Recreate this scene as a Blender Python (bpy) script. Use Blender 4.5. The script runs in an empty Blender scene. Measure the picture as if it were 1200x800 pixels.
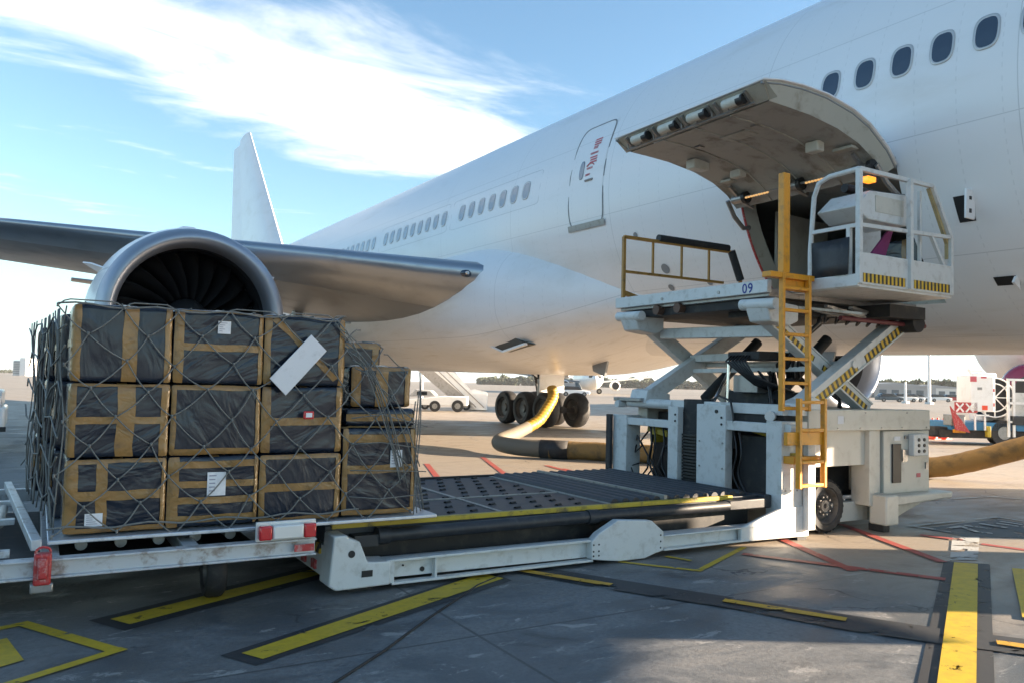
import bpy, bmesh, math, random
from mathutils import Vector, Matrix, noise
R = math.radians
rnd = random.Random(7)
S = bpy.context.scene
COL = S.collection

# ---------------------------------------------------------------- camera, sky, sun, exposure
CF, CP, CR, CY, CH = 935.14, R(2.965), R(1.3366), R(30.622), 1.65
SUN_EL, SUN_AZ = R(12.0), math.atan2(.861, -.509)       # azimuth from +Y towards +X
SUN_STRENGTH, SKY_STRENGTH, EXPOSURE = 4.7, 0.05, 2.6
cam = bpy.data.cameras.new('camera'); camo = bpy.data.objects.new('camera', cam); COL.objects.link(camo)
cam.sensor_width = 36; cam.lens = CF/1200*36; cam.clip_end = 6000; cam.clip_start = .05
camo.location = (0, 0, CH)
camo.rotation_mode = 'QUATERNION'
camo.rotation_quaternion = (Matrix.Rotation(-CY, 3, 'Z') @ Matrix.Rotation(R(90)+CP, 3, 'X') @ Matrix.Rotation(CR, 3, 'Z')).to_quaternion()
S.camera = camo
S.view_settings.view_transform = 'Standard'; S.view_settings.look = 'None'
S.view_settings.exposure = EXPOSURE; S.view_settings.gamma = 1
sl = bpy.data.lights.new('sun', 'SUN'); sl.energy = SUN_STRENGTH; sl.angle = R(.5); sl.color = (1, .8, .59)
so = bpy.data.objects.new('sun', sl); COL.objects.link(so)
sd = Vector((math.sin(SUN_AZ)*math.cos(SUN_EL), math.cos(SUN_AZ)*math.cos(SUN_EL), math.sin(SUN_EL)))
so.rotation_mode = 'QUATERNION'; so.rotation_quaternion = sd.to_track_quat('Z', 'Y'); so.location = sd*60

class NT:
    """tiny node-tree helper"""
    def __init__(s, t): s.t = t; s.L = t.links
    def n(s, k, **kw):
        x = s.t.nodes.new(k)
        for a, b in kw.items(): setattr(x, a, b)
        return x
    def put(s, sock, v):
        if hasattr(v, 'is_output'): s.L.new(v, sock)
        elif v is not None: sock.default_value = v
    def m(s, op, a, b=None, c=None, clamp=False):
        x = s.n('ShaderNodeMath', operation=op, use_clamp=clamp)
        s.put(x.inputs[0], a); s.put(x.inputs[1], b) if b is not None else 0
        if c is not None: s.put(x.inputs[2], c)
        return x.outputs[0]
    def mr(s, v, a, b, c=0., d=1.):
        x = s.n('ShaderNodeMapRange', interpolation_type='SMOOTHSTEP'); s.put(x.inputs[0], v)
        for i, q in enumerate((a, b, c, d)): x.inputs[i+1].default_value = q
        return x.outputs[0]
    def noise(s, vec, scale, detail=4, rough=.55, dist=0.):
        x = s.n('ShaderNodeTexNoise'); x.inputs['Scale'].default_value = scale; x.inputs['Detail'].default_value = detail
        x.inputs['Roughness'].default_value = rough; x.inputs['Distortion'].default_value = dist
        if vec is not None: s.L.new(vec, x.inputs['Vector'])
        return x.outputs['Fac']
    def mix(s, f, a, b):
        x = s.n('ShaderNodeMix', data_type='RGBA'); s.put(x.inputs[0], f)
        s.put(x.inputs[6], a if hasattr(a, 'is_output') else (*a, 1)); s.put(x.inputs[7], b if hasattr(b, 'is_output') else (*b, 1))
        return x.outputs[2]
    def mapv(s, vec, scale=(1, 1, 1), rot=(0, 0, 0), loc=(0, 0, 0)):
        x = s.n('ShaderNodeMapping'); s.L.new(vec, x.inputs[0]); x.inputs['Scale'].default_value = scale
        x.inputs['Rotation'].default_value = rot; x.inputs['Location'].default_value = loc
        return x.outputs[0]

W = bpy.data.worlds.new('World'); S.world = W; W.use_nodes = True
w = NT(W.node_tree); bg = W.node_tree.nodes['Background']
sky = w.n('ShaderNodeTexSky', sky_type='NISHITA'); sky.sun_disc = False; sky.sun_elevation = SUN_EL; sky.sun_rotation = SUN_AZ
sky.air_density = 1.0; sky.dust_density = .45; sky.ozone_density = 1.0
tc = w.n('ShaderNodeTexCoord'); sep = w.n('ShaderNodeSeparateXYZ'); w.L.new(tc.outputs['Generated'], sep.inputs[0])
zz = w.m('MAXIMUM', sep.outputs[2], .02)
qx = w.m('DIVIDE', sep.outputs[0], zz); qy = w.m('DIVIDE', sep.outputs[1], zz)
cmb = w.n('ShaderNodeCombineXYZ'); w.L.new(qx, cmb.inputs[0]); w.L.new(qy, cmb.inputs[1])
n1 = w.noise(w.mapv(cmb.outputs[0], (1, 1.9, 1), (0, 0, R(-12))), 1.25, 9, .62, .5)
n2 = w.noise(cmb.outputs[0], .35, 3, .5)
v = w.m('SUBTRACT', w.m('SUBTRACT', qy, w.m('MULTIPLY', qx, .36)), 2.5)
av = w.m('ABSOLUTE', v)
wdt = w.m('ADD', w.m('MULTIPLY', w.m('SUBTRACT', n1, .5), 1.7), w.m('MULTIPLY', av, -1.0))
wdt = w.m('ADD', wdt, w.mr(qx, -.4, 1.1, .5, .7))
wdt = w.m('SUBTRACT', wdt, w.mr(qx, 1.45, 2.3, 0, 1.0))
streak = w.m('MULTIPLY', w.mr(wdt, -.12, .8), w.mr(n1, .22, .5, .8, 1.))
wis = w.m('MULTIPLY', w.mr(w.m('ADD', n1, w.m('MULTIPLY', n2, .5)), .84, 1.05), w.mr(sep.outputs[2], .03, .2))
cl = w.m('MAXIMUM', streak, w.m('MULTIPLY', wis, .5))
hz = w.mr(sep.outputs[2], .0, .15, .85, .0)                      # pale air low over the horizon
tint = w.n('ShaderNodeMix', data_type='RGBA', blend_type='MULTIPLY'); tint.inputs[0].default_value = 1
w.L.new(sky.outputs[0], tint.inputs[6]); tint.inputs[7].default_value = (.86, 1.03, 1.13, 1)
c1 = w.mix(hz, tint.outputs[2], (3.1, 4.15, 4.6))
c2 = w.mix(cl, c1, (6.3, 6.2, 6.0))
w.L.new(c2, bg.inputs[0]); bg.inputs[1].default_value = SKY_STRENGTH

# ---------------------------------------------------------------- geometry helpers
def ray(x, y):
    u = (x-600)/CF; v = (400-y)/CF
    a = u*math.cos(CR)-v*math.sin(CR); b = u*math.sin(CR)+v*math.cos(CR)
    Y = math.cos(CP)-b*math.sin(CP); Z = math.sin(CP)+b*math.cos(CP)
    return Vector((a*math.cos(CY)+Y*math.sin(CY), -a*math.sin(CY)+Y*math.cos(CY), Z))
def G(x, y, z=0.):                        # survey of the photograph: where a pixel meets the height z
    d = ray(x, y); t = (z-CH)/d.z; return Vector((d.x*t, d.y*t, z))
def GY(x, y, Yp):                         # ... or the upright plane y = Yp
    d = ray(x, y); t = Yp/d.y; return Vector((d.x*t, Yp, CH+d.z*t))
def GX(x, y, Xp):
    d = ray(x, y); t = Xp/d.x; return Vector((Xp, d.y*t, CH+d.z*t))

class MB:
    def __init__(s): s.v = []; s.f = []
    def add(s, vs, fs):
        o = len(s.v); s.v += [Vector(p) for p in vs]; s.f += [tuple(i+o for i in f) for f in fs]; return s
    def box(s, x0, x1, y0, y1, z0, z1):
        return s.add([(x, y, z) for x in (x0, x1) for y in (y0, y1) for z in (z0, z1)],
            [(0,1,3,2), (4,6,7,5), (0,4,5,1), (2,3,7,6), (0,2,6,4), (1,5,7,3)])
    def bar(s, a, b, wd, ht, up=(0, 0, 1)):           # rectangular beam from a to b
        a, b = Vector(a), Vector(b); d = (b-a).normalized(); u = Vector(up)
        if abs(d.dot(u)) > .98: u = Vector((0, 1, 0))
        r = d.cross(u).normalized(); u = r.cross(d)
        vs = [p+r*(i*wd/2)+u*(j*ht/2) for p in (a, b) for i, j in ((-1,-1), (1,-1), (1,1), (-1,1))]
        return s.add(vs, [(0,1,2,3), (4,7,6,5), (0,4,5,1), (1,5,6,2), (2,6,7,3), (3,7,4,0)])
    def cyl(s, a, b, r, r2=None, n=20, caps=True):
        a, b = Vector(a), Vector(b); d = (b-a).normalized(); u = Vector((0, 0, 1)) if abs(d.z) < .9 else Vector((1, 0, 0))
        x = d.cross(u).normalized(); y = x.cross(d); r2 = r if r2 is None else r2
        vs = [p+(x*math.cos(t)+y*math.sin(t))*q for p, q in ((a, r), (b, r2)) for t in [2*math.pi*i/n for i in range(n)]]
        fs = [(i, (i+1) % n, n+(i+1) % n, n+i) for i in range(n)]
        if caps: fs += [tuple(range(n))[::-1], tuple(range(n, 2*n))]
        return s.add(vs, fs)
    def tube(s, pts, r, n=8, radii=None):
        pts = [Vector(p) for p in pts]; vs = []; fs = []; N = len(pts)
        d0 = (pts[1]-pts[0]).normalized(); u = Vector((0, 0, 1)) if abs(d0.z) < .9 else Vector((1, 0, 0))
        x = d0.cross(u).normalized()
        for i, p in enumerate(pts):
            d = (pts[min(i+1, N-1)]-pts[max(i-1, 0)]).normalized(); x = (x-d*x.dot(d)).normalized(); y = d.cross(x)
            q = radii[i] if radii else r
            vs += [p+(x*math.cos(2*math.pi*k/n)+y*math.sin(2*math.pi*k/n))*q for k in range(n)]
        for i in range(N-1):
            for k in range(n): fs.append((i*n+k, i*n+(k+1) % n, (i+1)*n+(k+1) % n, (i+1)*n+k))
        fs += [tuple(range(n))[::-1], tuple(range((N-1)*n, N*n))]
        return s.add(vs, fs)
    def prism(s, poly, vec):                           # planar polygon pushed along vec
        vec = Vector(vec); p = [Vector(q) for q in poly]; n = len(p)
        return s.add(p+[q+vec for q in p], [tuple(range(n)), tuple(range(n, 2*n))[::-1]]+[(i, n+i, n+(i+1) % n, (i+1) % n) for i in range(n)])
    def lathe(s, prof, o, ax='y', n=40, sx=1.):        # prof = [(along, radius)]
        vs = []; fs = []; o = Vector(o)
        for a, r in prof:
            for k in range(n):
                t = 2*math.pi*k/n; c, q = r*math.cos(t)*sx, r*math.sin(t)
                vs.append(o+(Vector((c, a, q)) if ax == 'y' else Vector((a, c, q)) if ax == 'x' else Vector((c, q, a))))
        for i in range(len(prof)-1):
            for k in range(n): fs.append((i*n+k, i*n+(k+1) % n, (i+1)*n+(k+1) % n, (i+1)*n+k))
        return s.add(vs, fs)
    def grid(s, pts):                                  # pts[i][j]
        a, b = len(pts), len(pts[0])
        return s.add([p for r in pts for p in r], [(i*b+j, i*b+j+1, (i+1)*b+j+1, (i+1)*b+j) for i in range(a-1) for j in range(b-1)])
    def build(s, name, mat, parent=None, bevel=0., smooth=False, label=None, solid=0.):
        o0 = ORG.get(parent.name, Vector()) if parent else getattr(s, 'org', Vector())
        me = bpy.data.meshes.new(name)
        me.from_pydata([tuple(p-o0) for p in s.v], [], s.f)
        bm = bmesh.new(); bm.from_mesh(me); bmesh.ops.recalc_face_normals(bm, faces=bm.faces); bm.to_mesh(me); bm.free()
        me.materials.append(mat)
        ob = bpy.data.objects.new(name, me); COL.objects.link(ob)
        if parent: ob.parent = parent; ORG[ob.name] = o0
        else: ob.location = o0; ORG[ob.name] = o0
        if smooth:
            me.shade_smooth()
            if smooth != 'all': me.set_sharp_from_angle(angle=R(38))
        if solid:
            m = ob.modifiers.new('s', 'SOLIDIFY'); m.thickness = solid; m.offset = -1
        if bevel:
            m = ob.modifiers.new('b', 'BEVEL'); m.width = bevel; m.segments = 2; m.limit_method = 'ANGLE'
            if not smooth: me.shade_smooth(); me.set_sharp_from_angle(angle=R(50))
        if label: ob['label'] = label
        return ob
ORG = {}
def tag(o, label, cat, group=None):
    o['label'] = label; o['category'] = cat
    if group: o['group'] = group
    return o
def thing(name, loc, label, cat, group=None):
    o = bpy.data.objects.new(name, None); COL.objects.link(o); o.location = loc; o.empty_display_size = .3
    ORG[o.name] = Vector(loc); return tag(o, label, cat, group)
def struct(o): o['kind'] = 'structure'; return o
def copy_tree(o, parent=None):
    c = o.copy(); COL.objects.link(c)
    if parent: c.parent = parent
    for ch in [q for q in bpy.data.objects if q.parent == o]: copy_tree(ch, c)
    return c

# ---------------------------------------------------------------- materials
def rndvec(t, out):
    oi = t.n('ShaderNodeObjectInfo'); a = t.n('ShaderNodeVectorMath', operation='ADD'); t.L.new(out, a.inputs[0]); k = t.n('ShaderNodeVectorMath', operation='SCALE'); k.inputs[0].default_value = (37, 23, 51); t.L.new(oi.outputs['Random'], k.inputs['Scale']); t.L.new(k.outputs[0], a.inputs[1])
    r = t.n('ShaderNodeVectorRotate', rotation_type='Y_AXIS'); t.L.new(a.outputs[0], r.inputs['Vector']); t.L.new(t.m('MULTIPLY', oi.outputs['Random'], 9.7), r.inputs['Angle']); return r.outputs[0]
def mat(name, col, rough=.5, metal=0., spec=.5, coat=0., dirt=None, dscale=3., damt=.5, bump=0., bscale=30., bstretch=(1, 1, 1), emit=None, estr=0., drough=0., coords='Object', bdet=5, rnd_=False):
    M = bpy.data.materials.new(name); M.use_nodes = True; t = NT(M.node_tree); b = M.node_tree.nodes['Principled BSDF']
    b.inputs['Base Color'].default_value = (*col, 1); b.inputs['Roughness'].default_value = rough
    b.inputs['Metallic'].default_value = metal; b.inputs['Specular IOR Level'].default_value = spec
    b.inputs['Coat Weight'].default_value = coat; b.inputs['Coat Roughness'].default_value = .04
    tcn = t.n('ShaderNodeTexCoord'); vec = rndvec(t, tcn.outputs[coords]) if rnd_ else tcn.outputs[coords]
    if dirt:
        f = t.mr(t.noise(vec, dscale, 7, .65, .3), .48, .72, 0, damt)
        t.L.new(t.mix(f, col, dirt), b.inputs['Base Color'])
        if drough:
            t.L.new(t.m('ADD', rough, t.m('MULTIPLY', f, drough)), b.inputs['Roughness'])
    if bump:
        bp = t.n('ShaderNodeBump'); bp.inputs['Strength'].default_value = bump; bp.inputs['Distance'].default_value = .02
        t.L.new(t.noise(t.mapv(vec, bstretch), bscale, bdet, .6, .6), bp.inputs['Height']); t.L.new(bp.outputs[0], b.inputs['Normal'])
    if emit: b.inputs['Emission Color'].default_value = (*emit, 1); b.inputs['Emission Strength'].default_value = estr
    return M
M = {}
M['aluwing'] = mat('wing grey paint', (.2, .215, .23), .38, .1, dirt=(.2, .2, .2), dscale=.8, damt=.5, drough=.2)
M['lemetal'] = mat('leading edge metal', (.36, .39, .43), .3, .75, dirt=(.3, .32, .35), dscale=1.5, damt=.6, drough=.15)
M['lip'] = mat('polished inlet lip', (.31, .34, .39), .38, .65, dirt=(.28, .3, .33), dscale=1.2, damt=.6, drough=.15)
M['gasket'] = mat('grey seal', (.22, .23, .24), .6)
M['wframe'] = mat('window frame', (.5, .5, .5), .4, .3)
M['glass'] = mat('dark cabin glass', (.02, .035, .06), .12, 0, .6, coat=.5)
M['shade'] = mat('drawn window shade', (.2, .235, .28), .25, 0, .5, coat=.6)
M['black'] = mat('black', (.012, .012, .013), .5)
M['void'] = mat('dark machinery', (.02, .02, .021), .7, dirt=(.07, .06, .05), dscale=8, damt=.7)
M['rubber'] = mat('black rubber', (.018, .018, .02), .65, dirt=(.07, .065, .06), dscale=9, damt=.5)
M['liner'] = mat('cargo liner', (.42, .41, .37), .6, dirt=(.2, .18, .14), dscale=2, damt=.7)
M['doorin'] = mat('grimy inner door skin', (.37, .355, .32), .55, dirt=(.13, .105, .075), dscale=2.2, damt=.85, bump=.15, bscale=12)
M['doorlip'] = mat('pale door rim', (.42, .4, .34), .5, dirt=(.17, .13, .08), dscale=3, damt=.8)
M['fan'] = mat('fan blade', (.006, .006, .007), .7, 0, .12)
M['inlet'] = mat('inlet acoustic liner', (.02, .022, .025), .6, 0, .2)
M['red'] = mat('red paint', (.4, .03, .03), .45, dirt=(.5, .4, .38), dscale=25, damt=.7)
M['redtxt'] = mat('red stencil', (.5, .1, .12), .5)
M['loader'] = mat('loader off white paint', (.6, .605, .59), .42, dirt=(.33, .31, .27), dscale=9, damt=.5, bump=.06, bscale=40, drough=.2)
M['cream'] = mat('cream metal with bounce tint', (.55, .525, .46), .45, dirt=(.36, .32, .25), dscale=5, damt=.5, drough=.2)  # on the off-white loader chassis the cream paints in warm ground bounce
M['yellow'] = mat('ladder orange yellow', (.68, .28, .015), .42, dirt=(.3, .14, .03), dscale=9, damt=.7)
M['byellow'] = mat('yellow', (.45, .33, .025), .5, dirt=(.08, .07, .04), dscale=7, damt=.95)
M['steel'] = mat('worn steel', (.32, .31, .3), .4, .7, dirt=(.15, .13, .11), dscale=8, damt=.7)
M['chrome'] = mat('ram rod', (.7, .7, .7), .12, 1.)
M['deck'] = mat('dark deck plate', (.028, .033, .042), .5, .1, dirt=(.09, .085, .08), dscale=7, damt=.5, drough=.2)
M['roller'] = mat('black roller', (.02, .022, .027), .5, dirt=(.06, .06, .06), dscale=12, damt=.6)
M['deckline'] = mat('worn bare strip', (.33, .32, .29), .5, .3, dirt=(.12, .12, .12), dscale=12, damt=.7)
M['hosegrey'] = mat('hydraulic hose', (.015, .015, .017), .45)
M['plastic'] = mat('dark wrapping film', (.011, .016, .028), .24, 0, .5, bump=.8, bscale=3.2, bstretch=(1, 1, 2.4), dirt=(.03, .036, .048), dscale=6, damt=.4, bdet=2.5, rnd_=True)
M['tape'] = mat('brown parcel tape', (.28, .155, .05), .24, dirt=(.15, .085, .035), dscale=7, damt=.85, bump=.35, bscale=12, bdet=2, rnd_=True)
M['paper'] = mat('white paper', (.72, .72, .74), .6, dirt=(.5, .5, .52), dscale=16, damt=.5)
M['ink'] = mat('faint print', (.3, .3, .36), .6)
M['rope'] = mat('grey net rope', (.165, .165, .155), .7, dirt=(.07, .07, .065), dscale=20, damt=.6)
M['galv'] = mat('galvanised frame', (.5, .52, .54), .38, .35, dirt=(.2, .14, .1), dscale=10, damt=.8, drough=.2)
M['palletal'] = mat('pallet aluminium', (.62, .64, .67), .35, .6, dirt=(.3, .3, .3), dscale=15, damt=.6)
M['bluegrey'] = mat('blue grey steel', (.07, .1, .12), .5, dirt=(.03, .035, .04), dscale=5, damt=.6)
M['lampred'] = mat('red lens', (.5, .015, .02), .15, coat=.7)
M['lampwhite'] = mat('clear reflector', (.68, .68, .66), .3, .2)
M['amber'] = mat('amber beacon', (.9, .35, .03), .2, emit=(1, .25, .02), estr=.35)
M['ledstrip'] = mat('door light strip', (.9, .5, .15), .3, emit=(1, .55, .2), estr=.1)
M['duct'] = mat('yellow air duct', (.26, .15, .045), .75, dirt=(.11, .075, .035), dscale=3, damt=.9, bump=1., bscale=7)
M['ductb'] = mat('bright yellow spiral hose', (.3, .18, .02), .5, dirt=(.35, .2, .02), dscale=12, damt=.6)
M['ductg'] = mat('grey duct sleeve', (.15, .13, .1), .7, dirt=(.16, .15, .12), dscale=5, damt=.6)
M['whitep'] = mat('white paint', (.78, .78, .77), .35, coat=.3, dirt=(.6, .58, .55), dscale=3, damt=.5)
M['maroon'] = mat('maroon cowl', (.22, .01, .045), .25, coat=.6)
M['navy'] = mat('navy numerals', (.015, .03, .22), .5)
M['orange'] = mat('cone orange', (.75, .08, .03), .5)
M['blue'] = mat('blue frame', (.03, .16, .32), .45)
M['purple'] = mat('magenta cloth', (.22, .03, .12), .8)
M['hub'] = mat('wheel hub', (.3, .3, .29), .45, .5, dirt=(.12, .1, .08), dscale=14, damt=.6)
M['rimd'] = mat('dirty wheel rim', (.14, .135, .13), .5, .4, dirt=(.06, .05, .04), dscale=14, damt=.7)
M['concrete'] = mat('pale concrete', (.6, .6, .58), .7)
M['roofg'] = mat('distant roof', (.3, .31, .32), .6)
M['bark'] = mat('bark', (.1, .075, .05), .8)
M['carglass'] = mat('car glass', (.02, .025, .03), .1, coat=.5)

def paint_mat():                                    # aircraft skin: white gloss, faint skin joints and streaks
    Mt = bpy.data.materials.new('aircraft white paint'); Mt.use_nodes = True; t = NT(Mt.node_tree); b = Mt.node_tree.nodes['Principled BSDF']
    tcn = t.n('ShaderNodeTexCoord'); ob = tcn.outputs['Object']; sp = t.n('ShaderNodeSeparateXYZ'); t.L.new(ob, sp.inputs[0])
    d1 = t.noise(t.mapv(ob, (.5, .18, .7)), 1.6, 7, .62, .4)
    f = t.mr(d1, .5, .78, 0, .5)
    low = t.mr(sp.outputs[2], -3.2, -1.2, .55, .0)
    st = t.mr(t.noise(t.mapv(ob, (3.5, .35, 2.5)), 2.2, 5, .6), .5, .75, 0, 1.)
    f = t.m('MAXIMUM', f, t.m('MULTIPLY', st, low))
    c = t.mix(f, (.77, .77, .78), (.6, .575, .53))
    def lines(coord, period, off, wdt):
        k = t.m('ABSOLUTE', t.m('SUBTRACT', t.m('FRACT', t.m('DIVIDE', t.m('ADD', coord, off), period)), .5))
        return t.m('LESS_THAN', k, wdt/period)
    ang = t.m('ARCTAN2', sp.outputs[2], sp.outputs[0])
    l1 = lines(sp.outputs[1], 3.73, .9, .006); l2 = lines(t.m('MULTIPLY', ang, 3.1), 1.62, .35, .0055)
    l3 = t.m('MULTIPLY', lines(sp.outputs[1], .533, .2, .008), lines(t.m('MULTIPLY', ang, 3.1), .12, .0, .03))
    ln = t.m('MAXIMUM', t.m('MULTIPLY', t.m('MAXIMUM', l1, l2), .42), t.m('MULTIPLY', l3, .16))
    c = t.mix(ln, c, (.3, .31, .32))
    t.L.new(c, b.inputs['Base Color']); b.inputs['Roughness'].default_value = .3
    b.inputs['Specular IOR Level'].default_value = .3; t.L.new(t.m('ADD', .42, t.m('MULTIPLY', f, .25)), b.inputs['Roughness'])
    b.inputs['Coat Weight'].default_value = .35; b.inputs['Coat Roughness'].default_value = .2
    bp = t.n('ShaderNodeBump'); bp.inputs['Strength'].default_value = .12; bp.inputs['Distance'].default_value = .03
    t.L.new(t.noise(ob, 1.4, 1, .5), bp.inputs['Height']); t.L.new(bp.outputs[0], b.inputs['Coat Normal'])
    return Mt
M['skin'] = paint_mat()

def hazard_mat(name, vec, period, off=0.):
    Mt = bpy.data.materials.new(name); Mt.use_nodes = True; t = NT(Mt.node_tree); b = Mt.node_tree.nodes['Principled BSDF']
    tcn = t.n('ShaderNodeTexCoord'); dp = t.n('ShaderNodeVectorMath', operation='DOT_PRODUCT'); t.L.new(tcn.outputs['Object'], dp.inputs[0]); dp.inputs[1].default_value = vec
    fr = t.m('FRACT', t.m('ADD', t.m('DIVIDE', dp.outputs['Value'], period), off)); k = t.m('LESS_THAN', fr, .5)
    dr = t.mr(t.noise(tcn.outputs['Object'], 18, 5), .5, .75, 0, .5)
    t.L.new(t.mix(dr, t.mix(k, (.68, .42, .025), (.016, .016, .016)), (.2, .17, .12)), b.inputs['Base Color']); b.inputs['Roughness'].default_value = .5
    return Mt

def ground_mat():
    Mt = bpy.data.materials.new('apron concrete'); Mt.use_nodes = True; t = NT(Mt.node_tree); b = Mt.node_tree.nodes['Principled BSDF']
    g = t.n('ShaderNodeNewGeometry').outputs['Position']; sp = t.n('ShaderNodeSeparateXYZ'); t.L.new(g, sp.inputs[0])
    big = t.noise(g, .16, 5, .6, .5); mid = t.noise(t.mapv(g, (1, 1.9, 1), (0, 0, .5)), .9, 8, .68, 1.0)
    fine = t.noise(g, 26, 6, .7); grain = t.noise(g, 150, 3, .6)
    c = t.mix(t.mr(mid, .36, .64), (.06, .072, .084), (.215, .22, .22))
    c = t.mix(t.mr(big, .42, .62, 0, .6), c, (.14, .135, .125))
    c = t.mix(t.mr(fine, .38, .66, 0, .5), c, (.075, .078, .08))
    c = t.mix(t.mr(grain, .45, .75, 0, .4), c, (.25, .24, .225))
    pale = t.noise(t.mapv(g, (1, 2.2, 1), (0, 0, -.4)), 2.1, 10, .75, .6)          # scuffed pale flakes
    c = t.mix(t.mr(pale, .585, .625, 0, .65), c, (.36, .35, .33))
    c = t.mix(t.mr(t.noise(t.mapv(g, (1, 2.6, 1), (0, 0, .53), (9, 2, 0)), 5.5, 8, .8, .8), .58, .64, 0, .6), c, (.05, .052, .056))
    oil = t.noise(t.mapv(g, (1, 1.5, 1), (0, 0, .2), (3.1, 5.7, 0)), .85, 5, .6, .4)  # oil and tyre stains
    c = t.mix(t.mr(oil, .6, .72, 0, .75), c, (.03, .03, .03))
    skid = t.noise(t.mapv(g, (.25, 3.2, 1), (0, 0, .55)), 1.1, 5, .7)
    c = t.mix(t.mr(skid, .58, .75, 0, .4), c, (.09, .088, .085))
    def lines(coord, period, off, wdt):
        k = t.m('ABSOLUTE', t.m('SUBTRACT', t.m('FRACT', t.m('DIVIDE', t.m('ADD', coord, off), period)), .5))
        return t.m('LESS_THAN', k, wdt/period)
    jl = t.m('MAXIMUM', lines(sp.outputs[0], 7.5, 1.2, .012), lines(sp.outputs[1], 7.5, 6.6, .012))
    c = t.mix(t.m('MULTIPLY', jl, .75), c, (.05, .05, .05))
    dist = t.n('ShaderNodeVectorMath', operation='LENGTH'); t.L.new(g, dist.inputs[0])
    c0 = c
    zx = t.m('ADD', t.m('ADD', sp.outputs[0], t.m('MULTIPLY', t.m('ABSOLUTE', sp.outputs[1]), .28)), t.m('MULTIPLY', mid, 2.2)); c = t.mix(t.mr(zx, 7.2, 9.6, 0, .8), c, (.34, .278, .21))            # sunlit tone painted in: outer apron paler and sandier
    c = t.mix(t.m('MULTIPLY', t.mr(t.noise(t.mapv(g, (.3, 1, 1), (0, 0, -.53)), .06, 4), .5, .6, 0, .5), t.mr(dist.outputs['Value'], 50, 110)), c, (.2, .17, .13))
    c = t.mix(t.mr(mid, .5, .68, 0, .35), c, (.12, .11, .1))
    vo = t.n('ShaderNodeTexVoronoi', feature='DISTANCE_TO_EDGE'); vo.inputs['Scale'].default_value = .38
    wv = t.n('ShaderNodeVectorMath', operation='ADD'); t.L.new(g, wv.inputs[0]); nc = t.n('ShaderNodeTexNoise'); nc.inputs['Scale'].default_value = 1.6; nc.inputs['Detail'].default_value = 8; t.L.new(g, nc.inputs['Vector']); t.L.new(nc.outputs['Color'], wv.inputs[1]); t.L.new(wv.outputs[0], vo.inputs['Vector'])
    crk_ = t.m('MULTIPLY', t.m('LESS_THAN', vo.outputs['Distance'], .0045), t.mr(t.noise(g, .6, 3), .5, .56))
    c = t.mix(t.m('MULTIPLY', crk_, .7), c, (.03, .03, .03))
    peb = t.mr(t.noise(g, 60, 4, .8), .62, .7, 0, .5); c = t.mix(peb, c, (.05, .05, .05))
    t.L.new(c, b.inputs['Base Color'])
    t.L.new(t.mr(mid, .3, .7, .42, .75), b.inputs['Roughness'])
    bp = t.n('ShaderNodeBump'); bp.inputs['Strength'].default_value = .35; bp.inputs['Distance'].default_value = .01
    t.L.new(t.m('ADD', fine, t.m('MULTIPLY', grain, .5)), bp.inputs['Height']); t.L.new(bp.outputs[0], b.inputs['Normal'])
    return Mt
M['ground'] = ground_mat()
def mark_mat(name, col, wear=.62):
    Mt = bpy.data.materials.new(name); Mt.use_nodes = True; t = NT(Mt.node_tree); b = Mt.node_tree.nodes['Principled BSDF']; out = Mt.node_tree.nodes['Material Output']
    g = t.n('ShaderNodeNewGeometry').outputs['Position']
    f = t.mr(t.noise(g, 14, 6, .7), .35, .7, 0, .45)
    t.L.new(t.mix(f, col, tuple(q*.45+.03 for q in col)), b.inputs['Base Color']); b.inputs['Roughness'].default_value = .6
    h = t.m('GREATER_THAN', t.noise(t.mapv(g, (1, 1.7, 1), (0, 0, .5)), 3.1, 10, .72, .5), wear)
    tr = t.n('ShaderNodeBsdfTransparent'); mx = t.n('ShaderNodeMixShader'); t.L.new(h, mx.inputs[0]); t.L.new(b.outputs[0], mx.inputs[1]); t.L.new(tr.outputs[0], mx.inputs[2])
    t.L.new(mx.outputs[0], out.inputs[0]); return Mt
M['my'] = mark_mat('marking yellow', (.58, .39, .02), .6); M['mo'] = mark_mat('marking amber', (.6, .32, .02), .6)
M['mb'] = mark_mat('marking black', (.03, .031, .034), .6); M['mr'] = mark_mat('marking red', (.36, .06, .045), .6); M['mw'] = mark_mat('marking white', (.5, .5, .48), .55)

# ---------------------------------------------------------------- ground and painted markings
g = MB(); g.grid([[(x, y, 0) for y in (-300, -30, 0, 30, 120, 600, 4500)] for x in (-3500, -600, -60, -10, 10, 60, 600, 4500)])
struct(g.build('apron', M['ground']))
def poly(name, pts, m, z): struct(MB().add([G(*p)+Vector((0, 0, z)) for p in pts], [tuple(range(len(pts)))]).build(name, m))
ZI = [0]
def stripe(name, a, b, wd, m, z, ea=0, eb=0):
    ZI[0] = (ZI[0]+1) % 7; z += ZI[0]*.0011
    a, b = G(*a), G(*b); d = (b-a).normalized(); n = Vector((-d.y, d.x, 0))*wd/2; a = a-d*ea; b = b+d*eb
    n_ = max(2, int((b-a).length/.5)); mb = MB()
    mb.grid([[a.lerp(b, i/n_)+n+Vector((0, 0, z)), a.lerp(b, i/n_)-n+Vector((0, 0, z))] for i in range(n_+1)])
    struct(mb.build(name, m))
poly('marking_border', [(104, 727), (146, 739), (388, 675), (360, 664)], M['mb'], .004)
poly('marking_line', [(129, 726), (152, 732), (380, 672), (368, 667)], M['my'], .008)
poly('marking_border', [(258, 768), (300, 780), (600, 680), (570, 668)], M['mb'], .004)
poly('marking_line', [(283, 766), (308, 773), (590, 678), (565, 672)], M['my'], .008)
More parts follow.
